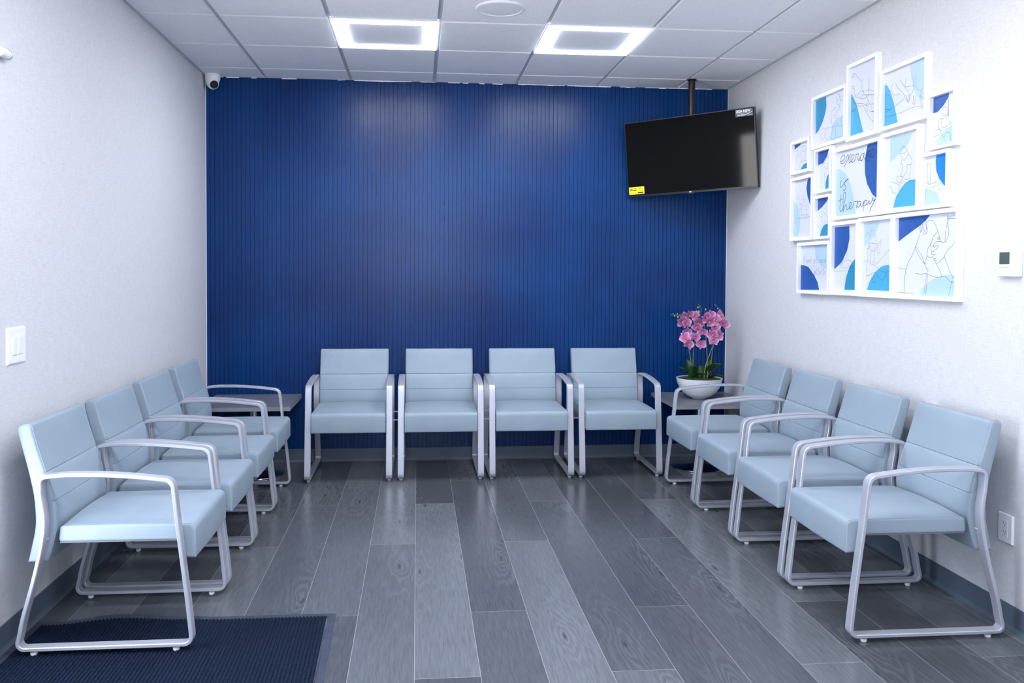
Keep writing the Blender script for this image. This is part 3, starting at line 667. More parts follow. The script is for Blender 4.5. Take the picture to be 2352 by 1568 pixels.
# ------------------------------------------------------------------ collage of framed prints on the right wall
ART = {1:((-1.427,-1.827,2.138,2.449),[('T',[(30.8,287.5),(143.4,288.6),(151.5,239.9),(138.2,195.2),(106.7,149.5),(66.0,112.6),(24.2,91.3),(18.0,288.1)]),('L',[(358.3,150.6),(259.6,138.1),(221.3,110.1),(192.0,27.3),(362.3,22.0)])],[[(267.9,247.8),(263.4,267.9),(278.6,274.3),(294.0,273.0),(302.0,263.8),(298.6,249.2),(279.7,241.6),(267.9,247.8)],[(270.5,239.6),(280.4,218.6),(299.8,210.9),(307.0,224.7),(314.2,238.5),(313.8,249.9),(302.0,263.8)],[(299.8,210.9),(304.0,198.7),(311.8,191.5)],[(314.2,238.5),(333.3,230.9),(343.2,227.0)],[(269.1,207.3),(226.4,198.2),(211.0,185.6),(211.9,158.3),(221.0,117.9),(229.4,102.9),(260.9,99.5),(276.3,102.6),(337.8,88.3)],[(231.1,174.1),(251.2,158.9),(270.5,163.0),(266.1,179.2),(296.7,188.7),(311.3,208.7)],[(247.3,157.6),(259.5,143.9),(290.2,151.8)],[(271.6,128.3),(287.7,106.4)],[(309.5,144.4),(318.3,106.8)],[(99.6,111.0),(87.6,93.1),(92.8,60.4),(118.1,50.5),(134.3,57.8),(149.7,86.9),(141.0,104.1),(116.1,112.2),(99.8,103.0)],[(149.7,86.9),(142.2,68.4),(159.3,42.1),(183.8,34.4),(195.2,52.2),(187.0,59.3)],[(149.4,98.8),(181.5,107.1),(221.5,104.2)],[(229.4,102.9),(219.6,36.7),(262.9,33.8),(261.0,95.6)],[(262.8,37.7),(309.1,34.2),(339.2,40.8),(341.7,83.8)]],1.1),2:((-1.834,-2.142,2.124,2.541),[('S',[(10.4,276.2),(20.2,264.9),(44.0,239.7),(81.1,188.2),(151.9,34.0),(7.0,33.5)])],[[(26.7,335.6),(33.2,356.3),(50.9,363.2),(69.0,351.7),(119.3,309.4)],[(33.6,345.1),(44.2,350.1),(55.1,343.9)],[(21.0,287.0),(46.2,285.2),(53.1,292.9),(35.0,298.7),(28.1,291.0)],[(132.8,319.0),(130.9,268.9),(148.9,239.8)],[(200.9,305.3),(199.1,257.8),(182.6,247.0),(162.4,244.1)],[(56.8,288.5),(61.7,243.4),(122.2,216.4),(156.7,209.4),(186.8,221.2),(156.1,229.3),(148.6,250.7)],[(86.6,238.3),(107.2,252.2),(148.6,250.7)],[(122.1,218.3),(135.6,228.2),(156.1,229.3)],[(196.1,244.2),(229.6,235.3),(262.8,217.7)],[(186.8,221.9),(263.2,207.1)],[(196.1,244.2),(200.2,220.2),(183.7,211.1),(194.4,191.1),(218.5,165.0)],[(45.0,206.3),(150.7,181.9),(185.1,166.2),(211.8,169.9)],[(174.5,180.8),(185.0,169.8)],[(188.1,179.9),(198.4,168.9)],[(171.4,172.4),(181.9,159.6)],[(88.0,192.4),(116.6,172.2),(144.1,174.1),(165.3,150.3),(186.3,128.4),(207.1,103.2),(234.4,80.6),(260.9,70.6)],[(24.7,167.8),(46.5,160.0),(78.3,165.0),(46.1,173.0),(24.7,167.8)],[(25.9,243.4),(59.3,207.2),(96.2,156.1),(104.7,107.2)],[(218.5,166.8),(263.3,159.7)],[(232.1,155.3),(239.6,125.6),(264.6,117.4)],[(192.2,155.9),(189.5,131.4)],[(209.6,133.0),(252.7,123.1),(264.2,131.5)]],1.4),3:((-2.166,-2.566,2.126,2.433),[('S',[(9.6,243.9),(19.2,238.4),(44.3,224.3),(69.8,191.6),(101.9,130.9),(140.8,24.6),(13.3,22.8)]),('L',[(238.1,318.9),(355.5,298.9),(361.9,85.7),(345.8,92.1),(313.2,108.3),(273.7,151.8),(249.9,205.6),(239.9,259.9)])],[[(152.1,230.8),(193.9,188.5),(223.2,159.2),(235.2,137.2),(230.5,107.1),(219.0,111.0),(195.3,142.1)],[(113.9,226.0),(135.6,194.4),(177.3,165.6),(195.3,142.1)],[(209.5,144.1),(221.9,110.4)],[(223.7,144.4),(234.9,107.8)],[(204.1,229.0),(196.7,191.2),(216.8,183.5),(270.1,178.5)],[(92.8,230.6),(72.8,194.4)],[(27.4,173.1),(45.3,193.4),(81.9,192.5),(91.5,175.2),(130.7,162.0),(165.6,169.7)],[(23.1,110.5),(72.6,101.1),(35.9,96.1),(23.3,103.6)],[(72.6,101.1),(132.1,114.9),(195.7,130.5)],[(24.0,79.4),(67.4,70.4),(168.7,67.9),(248.2,75.9),(341.3,67.6)],[(254.9,223.9),(272.7,184.3),(257.3,145.6),(235.2,137.2)],[(282.3,228.9),(289.7,164.5),(328.4,140.2),(343.8,159.2)],[(255.8,103.7),(272.9,87.4),(280.8,98.7),(290.8,128.9)],[(266.0,130.8),(266.9,101.5)],[(328.4,140.2),(324.4,93.2),(341.3,67.6),(339.0,55.3)]],1.1),4:((-2.573,-2.776,1.972,2.23),[('B',[(-9.7,279.6),(137.7,263.5),(135.6,254.9),(126.9,223.5),(93.7,193.7),(49.7,171.4),(-6.5,171.9)]),('L',[(164.2,96.1),(116.5,86.1),(82.6,70.3),(48.5,41.8),(39.1,18.4),(166.9,5.7)])],[[(84.4,177.2),(82.3,162.2),(95.1,149.2),(114.7,144.1),(124.0,157.5),(118.6,176.7),(103.8,184.1),(89.1,182.4),(84.4,177.2)],[(124.0,157.5),(129.4,138.4)],[(75.6,139.0),(58.5,129.7),(56.6,108.5),(72.3,84.3),(79.8,83.0)],[(70.7,136.8),(100.4,134.5),(126.9,141.8)],[(80.8,131.9),(86.8,95.6),(130.6,98.8),(147.1,108.0),(139.7,115.4),(137.7,105.2)],[(27.0,85.5),(52.1,92.2),(79.8,83.0),(67.8,69.6),(27.6,63.7),(11.7,81.8)],[(103.0,48.7),(112.2,65.5),(131.5,68.4),(146.4,54.0),(147.3,23.7)],[(85.0,73.0),(98.1,46.4),(108.3,32.6)],[(126.8,226.6),(129.4,138.4)]],1.1),5:((-1.152,-1.404,2.02,2.228),[('B',[(-10.9,214.5),(138.2,209.6),(95.3,176.9),(-8.9,152.2)]),('T',[(100.4,15.1),(115.6,34.8),(146.3,52.4),(215.0,61.3),(216.8,5.0)])],[[(31.9,153.7),(49.2,118.7),(80.9,128.8),(64.3,149.1),(40.2,148.9)],[(49.4,111.5),(34.4,77.3),(27.4,41.8),(84.1,27.8),(98.9,61.9),(129.9,79.3)],[(127.0,168.7),(111.8,153.1),(136.0,131.8),(166.8,138.1),(158.3,164.1),(134.8,171.1)],[(112.3,138.7),(97.6,105.0),(138.1,64.0)],[(167.0,131.0),(206.5,90.4),(199.3,77.3),(153.3,76.3),(137.0,99.7)]],0.9),6:((-1.155,-1.455,1.608,2.002),[('B',[(259.8,383.9),(230.0,380.2),(200.3,362.4),(186.6,314.6),(203.5,263.8),(250.9,193.5),(266.0,188.9)]),('L',[(14.7,243.8),(63.9,225.4),(105.9,157.7),(108.2,85.8),(86.1,32.9),(21.4,32.0)])],[[(61.9,290.6),(51.0,277.1),(62.8,261.6),(86.6,266.8),(82.9,285.1),(66.7,291.6)],[(54.7,262.3),(47.5,233.9),(80.9,195.3),(120.5,196.0),(135.7,212.7),(119.5,228.3),(87.8,230.8)],[(157.0,274.9),(141.7,269.2),(146.9,251.0),(173.3,248.8),(172.8,266.5),(157.0,274.9)],[(135.0,234.2),(128.3,199.0),(137.5,155.6),(191.7,152.1),(197.8,201.0),(181.5,233.9),(142.6,240.7),(135.0,234.2)],[(143.5,212.1),(182.1,212.7)],[(144.3,187.2),(159.7,189.6)],[(167.5,189.1),(182.9,189.4)],[(113.9,157.1),(206.9,154.6),(207.6,133.5),(114.5,135.6),(113.9,157.1)],[(42.4,140.0),(245.1,141.6)],[(23.1,235.9),(34.1,147.8)]],0.9),7:((-1.469,-1.671,1.876,2.136),[('B',[(-14.3,252.4),(151.0,249.2),(141.7,240.5),(129.0,209.0),(81.3,174.9),(-11.5,164.7)]),('T',[(107.5,10.4),(113.0,56.9),(128.6,88.7),(166.1,114.4),(169.4,11.2)])],[[(122.0,209.9),(143.2,193.7),(152.4,205.8)],[(88.2,177.4),(61.1,143.6),(62.6,96.0),(55.0,22.1)],[(96.0,152.9),(124.3,136.0),(148.8,146.4)],[(89.4,140.2),(100.9,85.0),(93.2,18.5)],[(67.4,170.0),(95.4,173.2),(115.3,204.1)],[(83.8,93.6),(132.5,94.9)]],0.9),8:((-1.472,-1.669,1.608,1.863),[('B',[(-16.0,248.4),(156.4,250.2),(127.2,216.0),(72.2,186.6),(-13.1,155.1)]),('T',[(49.3,11.2),(62.3,51.5),(96.7,80.2),(161.3,92.1),(163.9,10.1)])],[[(44.6,161.4),(38.0,141.4),(66.8,132.7),(73.3,152.7),(51.6,164.3)],[(93.6,178.3),(87.2,158.5),(115.6,143.1),(128.9,162.3),(107.6,178.6),(93.6,178.3)],[(73.5,145.9),(67.7,105.5),(96.4,90.4)],[(17.7,101.6),(33.0,73.4),(75.4,84.8)],[(122.6,142.6),(144.4,107.7),(102.9,103.5)]],0.9),9:((-1.69,-2.178,1.707,2.105),[('B',[(356.9,414.1),(467.7,408.5),(478.0,70.5),(448.3,84.8),(394.3,113.5),(341.6,173.1),(319.1,230.5),(314.7,298.4),(330.3,351.2)]),('L',[(-14.6,287.2),(51.4,284.0),(116.4,253.8),(168.2,197.2),(201.0,130.9),(232.4,15.5),(-6.1,14.6)])],[[(59.3,321.9),(95.0,330.1),(109.8,344.2),(94.2,357.2),(71.4,349.4),(60.4,328.2),(72.5,311.8),(91.7,312.6),(116.8,324.1),(134.8,350.4),(147.5,345.5),(153.3,319.4),(156.1,306.3),(174.5,311.5)],[(173.2,353.4),(137.0,321.5),(100.2,287.7)],[(174.5,311.5),(195.0,323.4),(203.1,339.2),(188.2,346.3),(172.7,332.6),(174.5,313.4),(192.0,303.6),(216.0,314.3),(223.6,341.5),(236.8,340.9),(251.0,343.9),(248.9,334.9),(244.7,316.8),(259.4,305.6),(275.4,322.0)],[(307.7,334.8),(286.7,335.9),(270.6,325.8),(266.3,312.1),(278.4,301.9),(296.9,308.1),(309.9,340.7),(305.8,321.0),(316.8,305.5),(336.0,316.9),(361.3,345.0),(342.4,330.1),(360.1,310.7),(354.9,294.4),(332.1,292.5)],[(298.8,360.6),(301.3,356.6)],[(354.4,311.4),(378.9,323.2),(400.7,341.2),(387.1,348.0),(370.8,332.2),(373.6,313.7),(390.7,305.4),(410.3,318.9),(424.0,339.1)],[(75.4,219.7),(61.9,198.5),(65.0,182.0),(82.9,184.7),(111.6,206.3),(140.2,217.9),(151.4,219.9),(121.6,209.7),(103.0,197.5),(122.5,181.5),(115.4,164.2),(93.8,163.1)],[(59.3,237.7),(63.3,234.0)],[(71.4,141.3),(65.0,97.8),(60.9,62.4),(74.3,46.5),(94.5,60.0),(114.9,100.2),(122.6,137.9),(110.7,151.8),(97.3,133.8),(96.1,88.8),(101.5,40.1)],[(41.3,104.9),(88.9,116.5)],[(101.2,49.8),(121.9,77.2),(134.6,74.3),(135.1,57.0),(147.8,51.6),(167.4,62.2),(184.3,74.3),(186.4,86.7),(171.6,87.9),(161.0,69.7),(170.1,54.4),(188.6,55.0),(208.9,72.4),(216.8,91.8),(230.2,88.9),(252.9,90.1),(247.3,76.9),(238.2,62.0),(245.8,50.8)],[(285.1,85.0),(262.5,86.8),(247.4,73.7),(249.1,59.3),(267.0,59.2),(285.2,80.0),(281.0,64.9),(295.2,59.5),(315.5,83.8),(310.6,53.4),(305.8,21.2)],[(311.2,71.8),(326.9,87.7),(344.3,84.4),(341.4,66.4),(318.6,59.0)],[(334.6,62.6),(352.8,68.5),(367.1,84.4),(365.2,70.6),(375.6,65.5),(391.0,77.6),(403.8,97.6),(402.0,82.7),(413.2,80.6),(428.4,89.5)],[(428.4,89.5),(406.9,67.3),(379.8,39.2),(369.1,19.9),(356.4,24.4)]],3.0),10:((-2.18,-2.512,1.708,2.112),[('L',[(63.6,377.1),(247.8,372.9),(231.3,343.6),(201.9,315.9),(130.6,281.6),(67.4,255.3)]),('S',[(101.2,28.1),(108.4,56.2),(123.5,83.4),(151.6,109.3),(202.1,142.7),(237.1,150.7),(281.6,150.0),(282.9,26.2)])],[[(153.9,288.8),(155.9,307.8),(176.3,317.3),(197.0,310.7),(205.0,297.8),(192.6,287.9),(177.3,285.6),(156.5,288.4)],[(197.0,310.7),(212.7,293.8),(215.7,275.9),(198.6,257.7),(186.0,250.5),(170.3,261.4),(156.9,275.0),(152.4,289.0)],[(218.3,275.5),(243.8,257.5),(249.7,227.7),(212.2,226.6)],[(167.9,255.8),(160.7,236.0),(171.1,234.7)],[(173.8,231.4),(174.7,201.7),(157.2,180.0),(170.4,172.6)],[(212.2,226.6),(210.5,197.5),(185.7,176.8),(170.9,157.8),(145.2,145.6)],[(242.3,225.7),(236.3,177.0),(236.8,159.5),(206.7,156.9),(191.3,161.5)],[(121.0,166.1),(128.5,177.2),(154.7,178.8),(175.6,172.0),(170.9,157.8),(150.4,148.1),(129.2,154.7),(121.0,166.1)],[(81.2,156.8),(102.8,151.5),(124.2,144.8),(150.7,139.1),(191.6,152.6)],[(59.9,142.3),(82.2,124.9),(93.6,102.7),(115.0,100.7),(120.7,86.7)],[(150.8,136.1),(153.7,123.9),(141.2,107.3)],[(157.1,99.8),(192.2,131.9)],[(215.3,123.7),(227.5,137.1),(242.2,148.7),(274.6,139.5)]],1.2),11:((-2.52,-2.731,1.707,1.966),[('V',[(107.0,256.2),(168.8,255.6),(167.0,97.0),(155.9,102.7),(124.1,132.9),(100.6,171.4),(94.8,213.6),(98.6,238.0)]),('L',[(8.2,94.5),(34.1,94.8),(57.4,89.8),(103.5,74.3),(131.3,41.5),(140.8,21.5),(10.5,20.6)])],[[(35.3,210.0),(34.7,151.0),(42.4,127.7),(52.1,114.1),(63.2,128.3),(55.7,145.9),(58.5,207.1)],[(30.5,212.0),(60.8,206.8)],[(47.5,111.8),(79.5,118.3),(129.0,118.6)],[(133.6,112.7),(123.0,97.3),(125.7,80.5),(151.8,94.4)],[(43.0,109.4),(29.2,100.9),(17.0,39.9),(2.8,38.2)],[(59.5,98.0),(111.6,103.9)],[(19.1,125.9),(47.2,121.6)],[(141.5,215.8),(146.8,187.8),(154.1,165.1)],[(141.5,218.5),(156.8,219.2)]],1.0),12:((-1.262,-1.667,1.286,1.597),[('L',[(190.7,301.3),(365.2,302.4),(370.3,138.7),(349.6,142.0),(278.9,162.5),(212.3,217.9)]),('B',[(16.5,173.7),(47.9,173.5),(117.4,163.2),(193.6,114.4),(238.7,73.4),(261.8,25.9),(21.3,21.7)])],[[(47.4,184.7),(60.1,184.7)],[(47.4,226.7),(60.1,226.7)],[(53.7,184.7),(53.7,226.7)],[(68.9,226.7),(67.9,191.0),(71.0,184.7),(75.2,187.8)],[(62.6,214.1),(75.2,214.1)],[(93.0,205.7),(93.0,184.7)],[(93.0,197.2),(98.2,205.7),(103.5,203.6),(103.5,184.7)],[(108.1,195.2),(118.7,197.2),(116.6,205.7),(111.3,204.6),(108.1,195.2),(111.3,184.7),(118.7,187.8)],[(123.3,205.7),(128.6,184.7),(133.9,205.7)],[(138.5,195.2),(149.1,197.2),(146.9,205.7),(141.7,204.6),(138.5,195.2),(141.7,184.7),(149.1,187.8)],[(153.7,205.7),(153.7,184.7)],[(153.7,197.2),(157.9,205.7),(162.1,205.7)],[(194.6,205.7),(186.2,203.6),(184.1,193.1),(188.3,184.7),(194.6,193.1),(194.6,205.7),(194.6,172.1),(189.3,163.7),(184.1,170.0)],[(199.2,195.2),(209.8,197.2),(207.7,205.7),(202.4,204.6),(199.2,195.2),(202.4,184.7),(209.8,187.8)],[(220.8,226.7),(219.7,191.0),(222.9,184.7),(227.1,187.8)],[(214.4,214.1),(227.1,214.1)],[(239.1,203.6),(233.8,205.7),(230.7,200.4),(238.1,192.0),(235.9,184.7),(229.6,186.8)],[(260.0,195.2),(270.5,197.2),(268.4,205.7),(263.2,204.6),(260.0,195.2),(263.2,184.7),(270.5,187.8)],[(285.7,205.7),(278.3,204.6),(275.2,193.1),(279.4,184.7),(284.7,191.0),(285.7,205.7),(285.7,186.8),(287.8,184.7)],[(299.9,203.6),(294.6,205.7),(291.4,200.4),(298.8,192.0),(296.7,184.7),(290.4,186.8)],[(305.5,205.7),(305.5,184.7)],[(305.5,214.1),(305.5,217.2)],[(320.7,195.2),(331.3,197.2),(329.2,205.7),(323.9,204.6),(320.7,195.2),(323.9,184.7),(331.3,187.8)],[(335.9,205.7),(335.9,184.7)],[(335.9,197.2),(340.1,205.7),(344.4,205.7)],[(49.7,136.2),(51.9,121.5),(56.2,119.4),(60.6,136.2),(59.5,104.7),(54.1,94.2),(49.7,100.5)],[(70.8,136.2),(65.4,125.7),(70.8,115.2),(76.3,125.7),(70.8,136.2)],[(81.1,136.2),(81.1,119.4),(86.5,115.2),(92.0,121.5),(92.0,136.2),(92.0,115.2)],[(119.0,136.2),(119.0,102.6),(114.6,94.2),(110.3,100.5)],[(119.0,144.6),(119.0,147.7)],[(128.1,136.2),(128.1,119.4),(133.6,115.2),(139.0,121.5),(139.0,136.2),(139.0,115.2)],[(153.6,134.1),(148.2,136.2),(144.9,130.9),(152.5,122.5),(150.3,115.2),(143.8,117.2)],[(166.0,157.2),(164.9,121.5),(168.2,115.2),(172.6,118.3)],[(159.5,144.6),(172.6,144.6)],[(201.7,136.2),(193.0,134.1),(190.9,123.6),(195.2,115.2),(201.7,123.6),(201.7,136.2),(201.7,102.6),(196.3,94.2),(190.9,100.5)],[(206.5,125.7),(217.4,127.8),(215.3,136.2),(209.8,135.1),(206.5,125.7),(209.8,115.2),(217.4,118.3)],[(228.8,157.2),(227.7,121.5),(230.9,115.2),(235.3,118.3)],[(222.2,144.6),(235.3,144.6)],[(253.6,157.2),(253.6,115.2),(260.1,115.2),(264.5,125.7),(259.0,136.2),(253.6,129.8)],[(269.3,125.7),(280.2,127.8),(278.0,136.2),(272.5,135.1),(269.3,125.7),(272.5,115.2),(280.2,118.3)],[(291.5,157.2),(290.4,121.5),(293.7,115.2),(298.0,118.3)],[(285.0,144.6),(298.0,144.6)],[(307.2,157.2),(306.1,121.5),(309.4,115.2),(313.7,118.3)],[(300.6,144.6),(313.7,144.6)],[(316.3,125.7),(327.2,127.8),(325.0,136.2),(319.6,135.1),(316.3,125.7),(319.6,115.2),(327.2,118.3)],[(332.0,136.2),(332.0,115.2)],[(332.0,127.8),(336.4,136.2),(340.7,136.2)]],1.0),13:((-1.677,-1.978,1.289,1.698),[('B',[(15.3,379.5),(179.9,378.7),(184.4,310.6),(161.5,247.6),(106.3,184.3),(16.0,140.3)]),('T',[(136.7,29.6),(153.5,100.5),(195.2,164.3),(264.2,213.9),(269.8,32.7)])],[[(128.9,280.5),(147.6,289.6),(160.5,279.6),(148.5,260.7),(122.9,267.8)],[(52.7,237.1),(65.2,256.4),(91.4,249.3),(104.9,229.5),(79.3,223.6),(52.7,237.1)],[(142.4,254.5),(162.1,228.4),(169.3,196.4),(131.9,184.0),(94.3,158.4),(107.3,151.9),(170.7,151.7)],[(48.4,165.2),(106.6,174.6),(131.1,209.7)],[(29.6,131.1),(146.1,135.8),(245.2,129.5)],[(170.5,158.1),(256.3,160.9)],[(177.0,148.5),(256.6,151.5)],[(182.0,189.9),(255.5,185.9)],[(169.3,196.4),(200.6,189.7),(231.8,170.4)]],0.9),14:((-1.98,-2.307,1.288,1.703),[('L',[(30.4,385.3),(177.7,386.9),(157.9,350.4),(122.8,312.6),(74.4,284.6),(34.1,264.1)]),('S',[(66.4,35.8),(93.1,81.3),(140.7,128.0),(199.5,157.3),(234.4,164.2),(274.5,166.5),(275.7,35.9)])],[[(48.3,315.6),(57.2,335.3),(69.6,338.1),(85.9,315.8),(100.4,345.0),(118.8,344.1),(140.9,318.5),(151.2,275.5)],[(71.5,278.0),(93.1,280.7),(157.3,272.0),(161.1,249.0),(137.2,239.8)],[(80.9,276.1),(90.3,270.8),(78.0,267.2),(88.7,262.5),(75.2,259.6),(87.7,254.2),(62.9,251.6),(78.6,247.8)],[(93.5,267.4),(94.1,247.4),(112.9,238.7),(131.2,239.9),(130.7,253.1),(145.9,254.4),(154.5,265.6)],[(160.2,275.2),(183.9,281.0),(198.3,295.1),(190.3,264.5),(176.8,222.6),(161.5,236.0)],[(66.3,241.4),(68.0,188.0)],[(97.5,237.4),(99.2,184.3)],[(131.3,236.6),(132.8,187.2)],[(27.3,176.6),(52.3,186.5),(83.7,184.5),(108.8,171.0),(127.3,167.5)],[(272.3,239.8),(244.0,227.7),(198.3,196.2),(163.2,178.7),(139.2,175.7),(132.8,187.2),(117.8,179.2),(130.3,167.5)],[(61.9,181.3),(63.5,131.1),(57.7,114.4),(85.9,112.9),(122.4,127.9),(140.8,124.7),(165.3,111.7),(201.5,92.5),(224.9,92.7),(236.1,108.9),(235.5,128.2)],[(127.3,165.9),(151.7,160.8),(182.3,141.1),(229.6,129.8),(247.0,131.4),(245.0,102.6),(230.4,105.7)],[(116.7,114.7),(111.2,94.8),(123.9,78.4),(142.2,78.7),(162.4,108.4)],[(120.4,93.2),(144.3,106.6)],[(269.7,139.5),(255.6,131.5),(253.4,109.0),(259.7,89.9),(267.0,77.2)]],1.2),15:((-2.309,-2.812,1.289,1.703),[('B',[(2.9,395.8),(283.1,401.7),(240.4,369.2),(193.9,346.5),(151.3,330.6),(89.4,306.0),(6.7,272.4)]),('L',[(193.8,16.9),(210.6,44.3),(239.7,68.7),(297.1,96.0),(367.0,114.0),(412.3,118.5),(454.6,117.3),(455.4,19.2)])],[[(128.8,389.4),(165.8,357.0),(191.8,334.6),(199.7,322.3),(195.2,304.6),(178.4,278.2),(164.0,248.6),(134.4,206.9),(104.0,173.7),(89.1,143.0),(79.7,102.9),(76.5,30.3)],[(199.9,396.9),(230.2,380.1),(245.6,358.5),(251.2,334.6),(251.6,322.8)],[(193.6,358.5),(209.8,318.8),(197.2,322.4)],[(199.0,346.2),(209.6,324.8)],[(211.1,357.5),(227.5,306.2),(235.0,304.4)],[(213.6,357.4),(234.7,314.7),(242.3,307.0),(249.5,311.1),(246.3,337.8),(230.7,365.3)],[(251.6,322.8),(243.8,338.0)],[(250.4,361.2),(274.5,368.6),(298.7,359.9),(318.2,339.9),(333.2,310.3),(348.0,283.7),(357.8,266.1)],[(328.5,311.9),(296.0,288.6),(287.3,262.7),(261.4,240.0),(252.7,204.8),(239.3,163.6)],[(277.6,263.0),(283.2,239.4),(290.9,220.2),(286.4,213.0),(303.2,208.3),(317.4,209.5)],[(282.9,246.7),(302.0,250.6),(308.7,262.0),(334.5,268.4),(357.8,266.1),(380.8,262.5),(398.6,276.1),(411.3,303.9),(405.8,335.3),(405.1,360.8)],[(301.8,254.9),(304.6,243.2),(339.6,250.9)],[(337.5,245.2),(321.4,232.6),(290.9,220.2)],[(346.7,280.9),(343.5,276.7),(336.5,276.4),(331.3,280.0),(332.1,284.9),(338.6,286.4),(345.2,284.4),(346.7,280.9)],[(385.3,265.2),(388.5,310.6),(398.8,344.2),(405.0,363.6),(398.0,372.6),(397.2,398.1)],[(400.0,380.9),(406.9,374.8),(402.7,363.8)],[(409.4,367.6),(427.0,376.4),(453.4,376.9)],[(405.0,363.6),(418.3,367.1),(453.8,364.9)],[(452.4,265.7),(439.7,246.5),(400.1,225.0),(382.7,199.7),(355.7,180.1),(342.0,173.0),(323.3,170.3),(311.1,183.5),(327.7,180.4)],[(298.7,201.1),(306.1,190.8),(322.7,192.0)],[(255.2,204.8),(274.8,197.1),(296.3,199.7)],[(306.2,189.3),(308.7,183.5)],[(323.4,168.8),(347.6,142.7),(367.0,112.6)],[(382.7,199.7),(411.3,153.9),(448.5,100.5)],[(158.9,247.2),(163.9,250.1),(169.1,246.9),(215.8,202.5),(239.3,163.6),(252.1,145.8),(264.4,139.9),(257.6,125.1)],[(159.1,242.7),(195.9,199.8),(236.7,166.6)],[(167.8,123.9),(208.3,119.6),(252.8,122.1),(296.6,110.6),(334.6,106.6),(390.0,109.9),(408.4,100.1),(433.5,86.2),(449.1,82.2)],[(433.5,86.2),(431.8,66.5),(415.3,20.8)],[(433.4,87.6),(448.9,89.2)],[(250.3,122.1),(248.9,86.6),(233.7,19.6)],[(262.6,120.7),(254.7,57.2),(246.0,20.0)],[(10.2,157.3),(40.6,146.2),(89.0,144.6)],[(5.7,31.6),(76.6,29.4),(145.0,28.2),(165.8,20.6)]],1.4)}
def clip(poly, x0, x1, y0, y1):
    def cut(P_, inside, inter):
        out = []
        for i in range(len(P_)):
            a, b = P_[i - 1], P_[i]
            if inside(b):
                if not inside(a): out.append(inter(a, b))
                out.append(b)
            elif inside(a): out.append(inter(a, b))
        return out
    def ix(v): return lambda a, b: (v, a[1] + (b[1] - a[1]) * (v - a[0]) / (b[0] - a[0]))
    def iy(v): return lambda a, b: (a[0] + (b[0] - a[0]) * (v - a[1]) / (b[1] - a[1]), v)
    for ins, it in ((lambda p: p[0] >= x0, ix(x0)), (lambda p: p[0] <= x1, ix(x1)), (lambda p: p[1] >= y0, iy(y0)), (lambda p: p[1] <= y1, iy(y1))):
        if poly: poly = cut(poly, ins, it)
    return poly
ALAB = {1: 'white framed print of a therapist above a lying patient, teal arc at left', 2: 'tall white framed print of hands treating a knee, highest on the wall',
 3: 'white framed print of two hands pressing a back, top row right', 4: 'narrow white framed print, far right, dark blue corner, standing figure holding an arm',
 5: 'smallest white framed print at the upper left of the collage', 6: 'white framed print at the left edge, figure touching a model torso',
 7: 'small white framed print left of the word print, upper one', 8: 'small white framed print left of the word print, lower one',
 9: 'white framed print reading exercise is therapy in black script', 10: 'white framed print of a bent figure massaging a head, right of the words',
 11: 'small white framed print with a vivid blue arc, below the rightmost frame', 12: 'white framed print with two lines of script, bottom left corner',
 13: 'white framed print with a tall dark blue half arc, bottom row beside the quote', 14: 'white framed print of hands holding an arm, bottom row centre',
 15: 'largest white framed print, bottom right, line drawing of a bowed neck'}
DF = .030; FWD = .0205
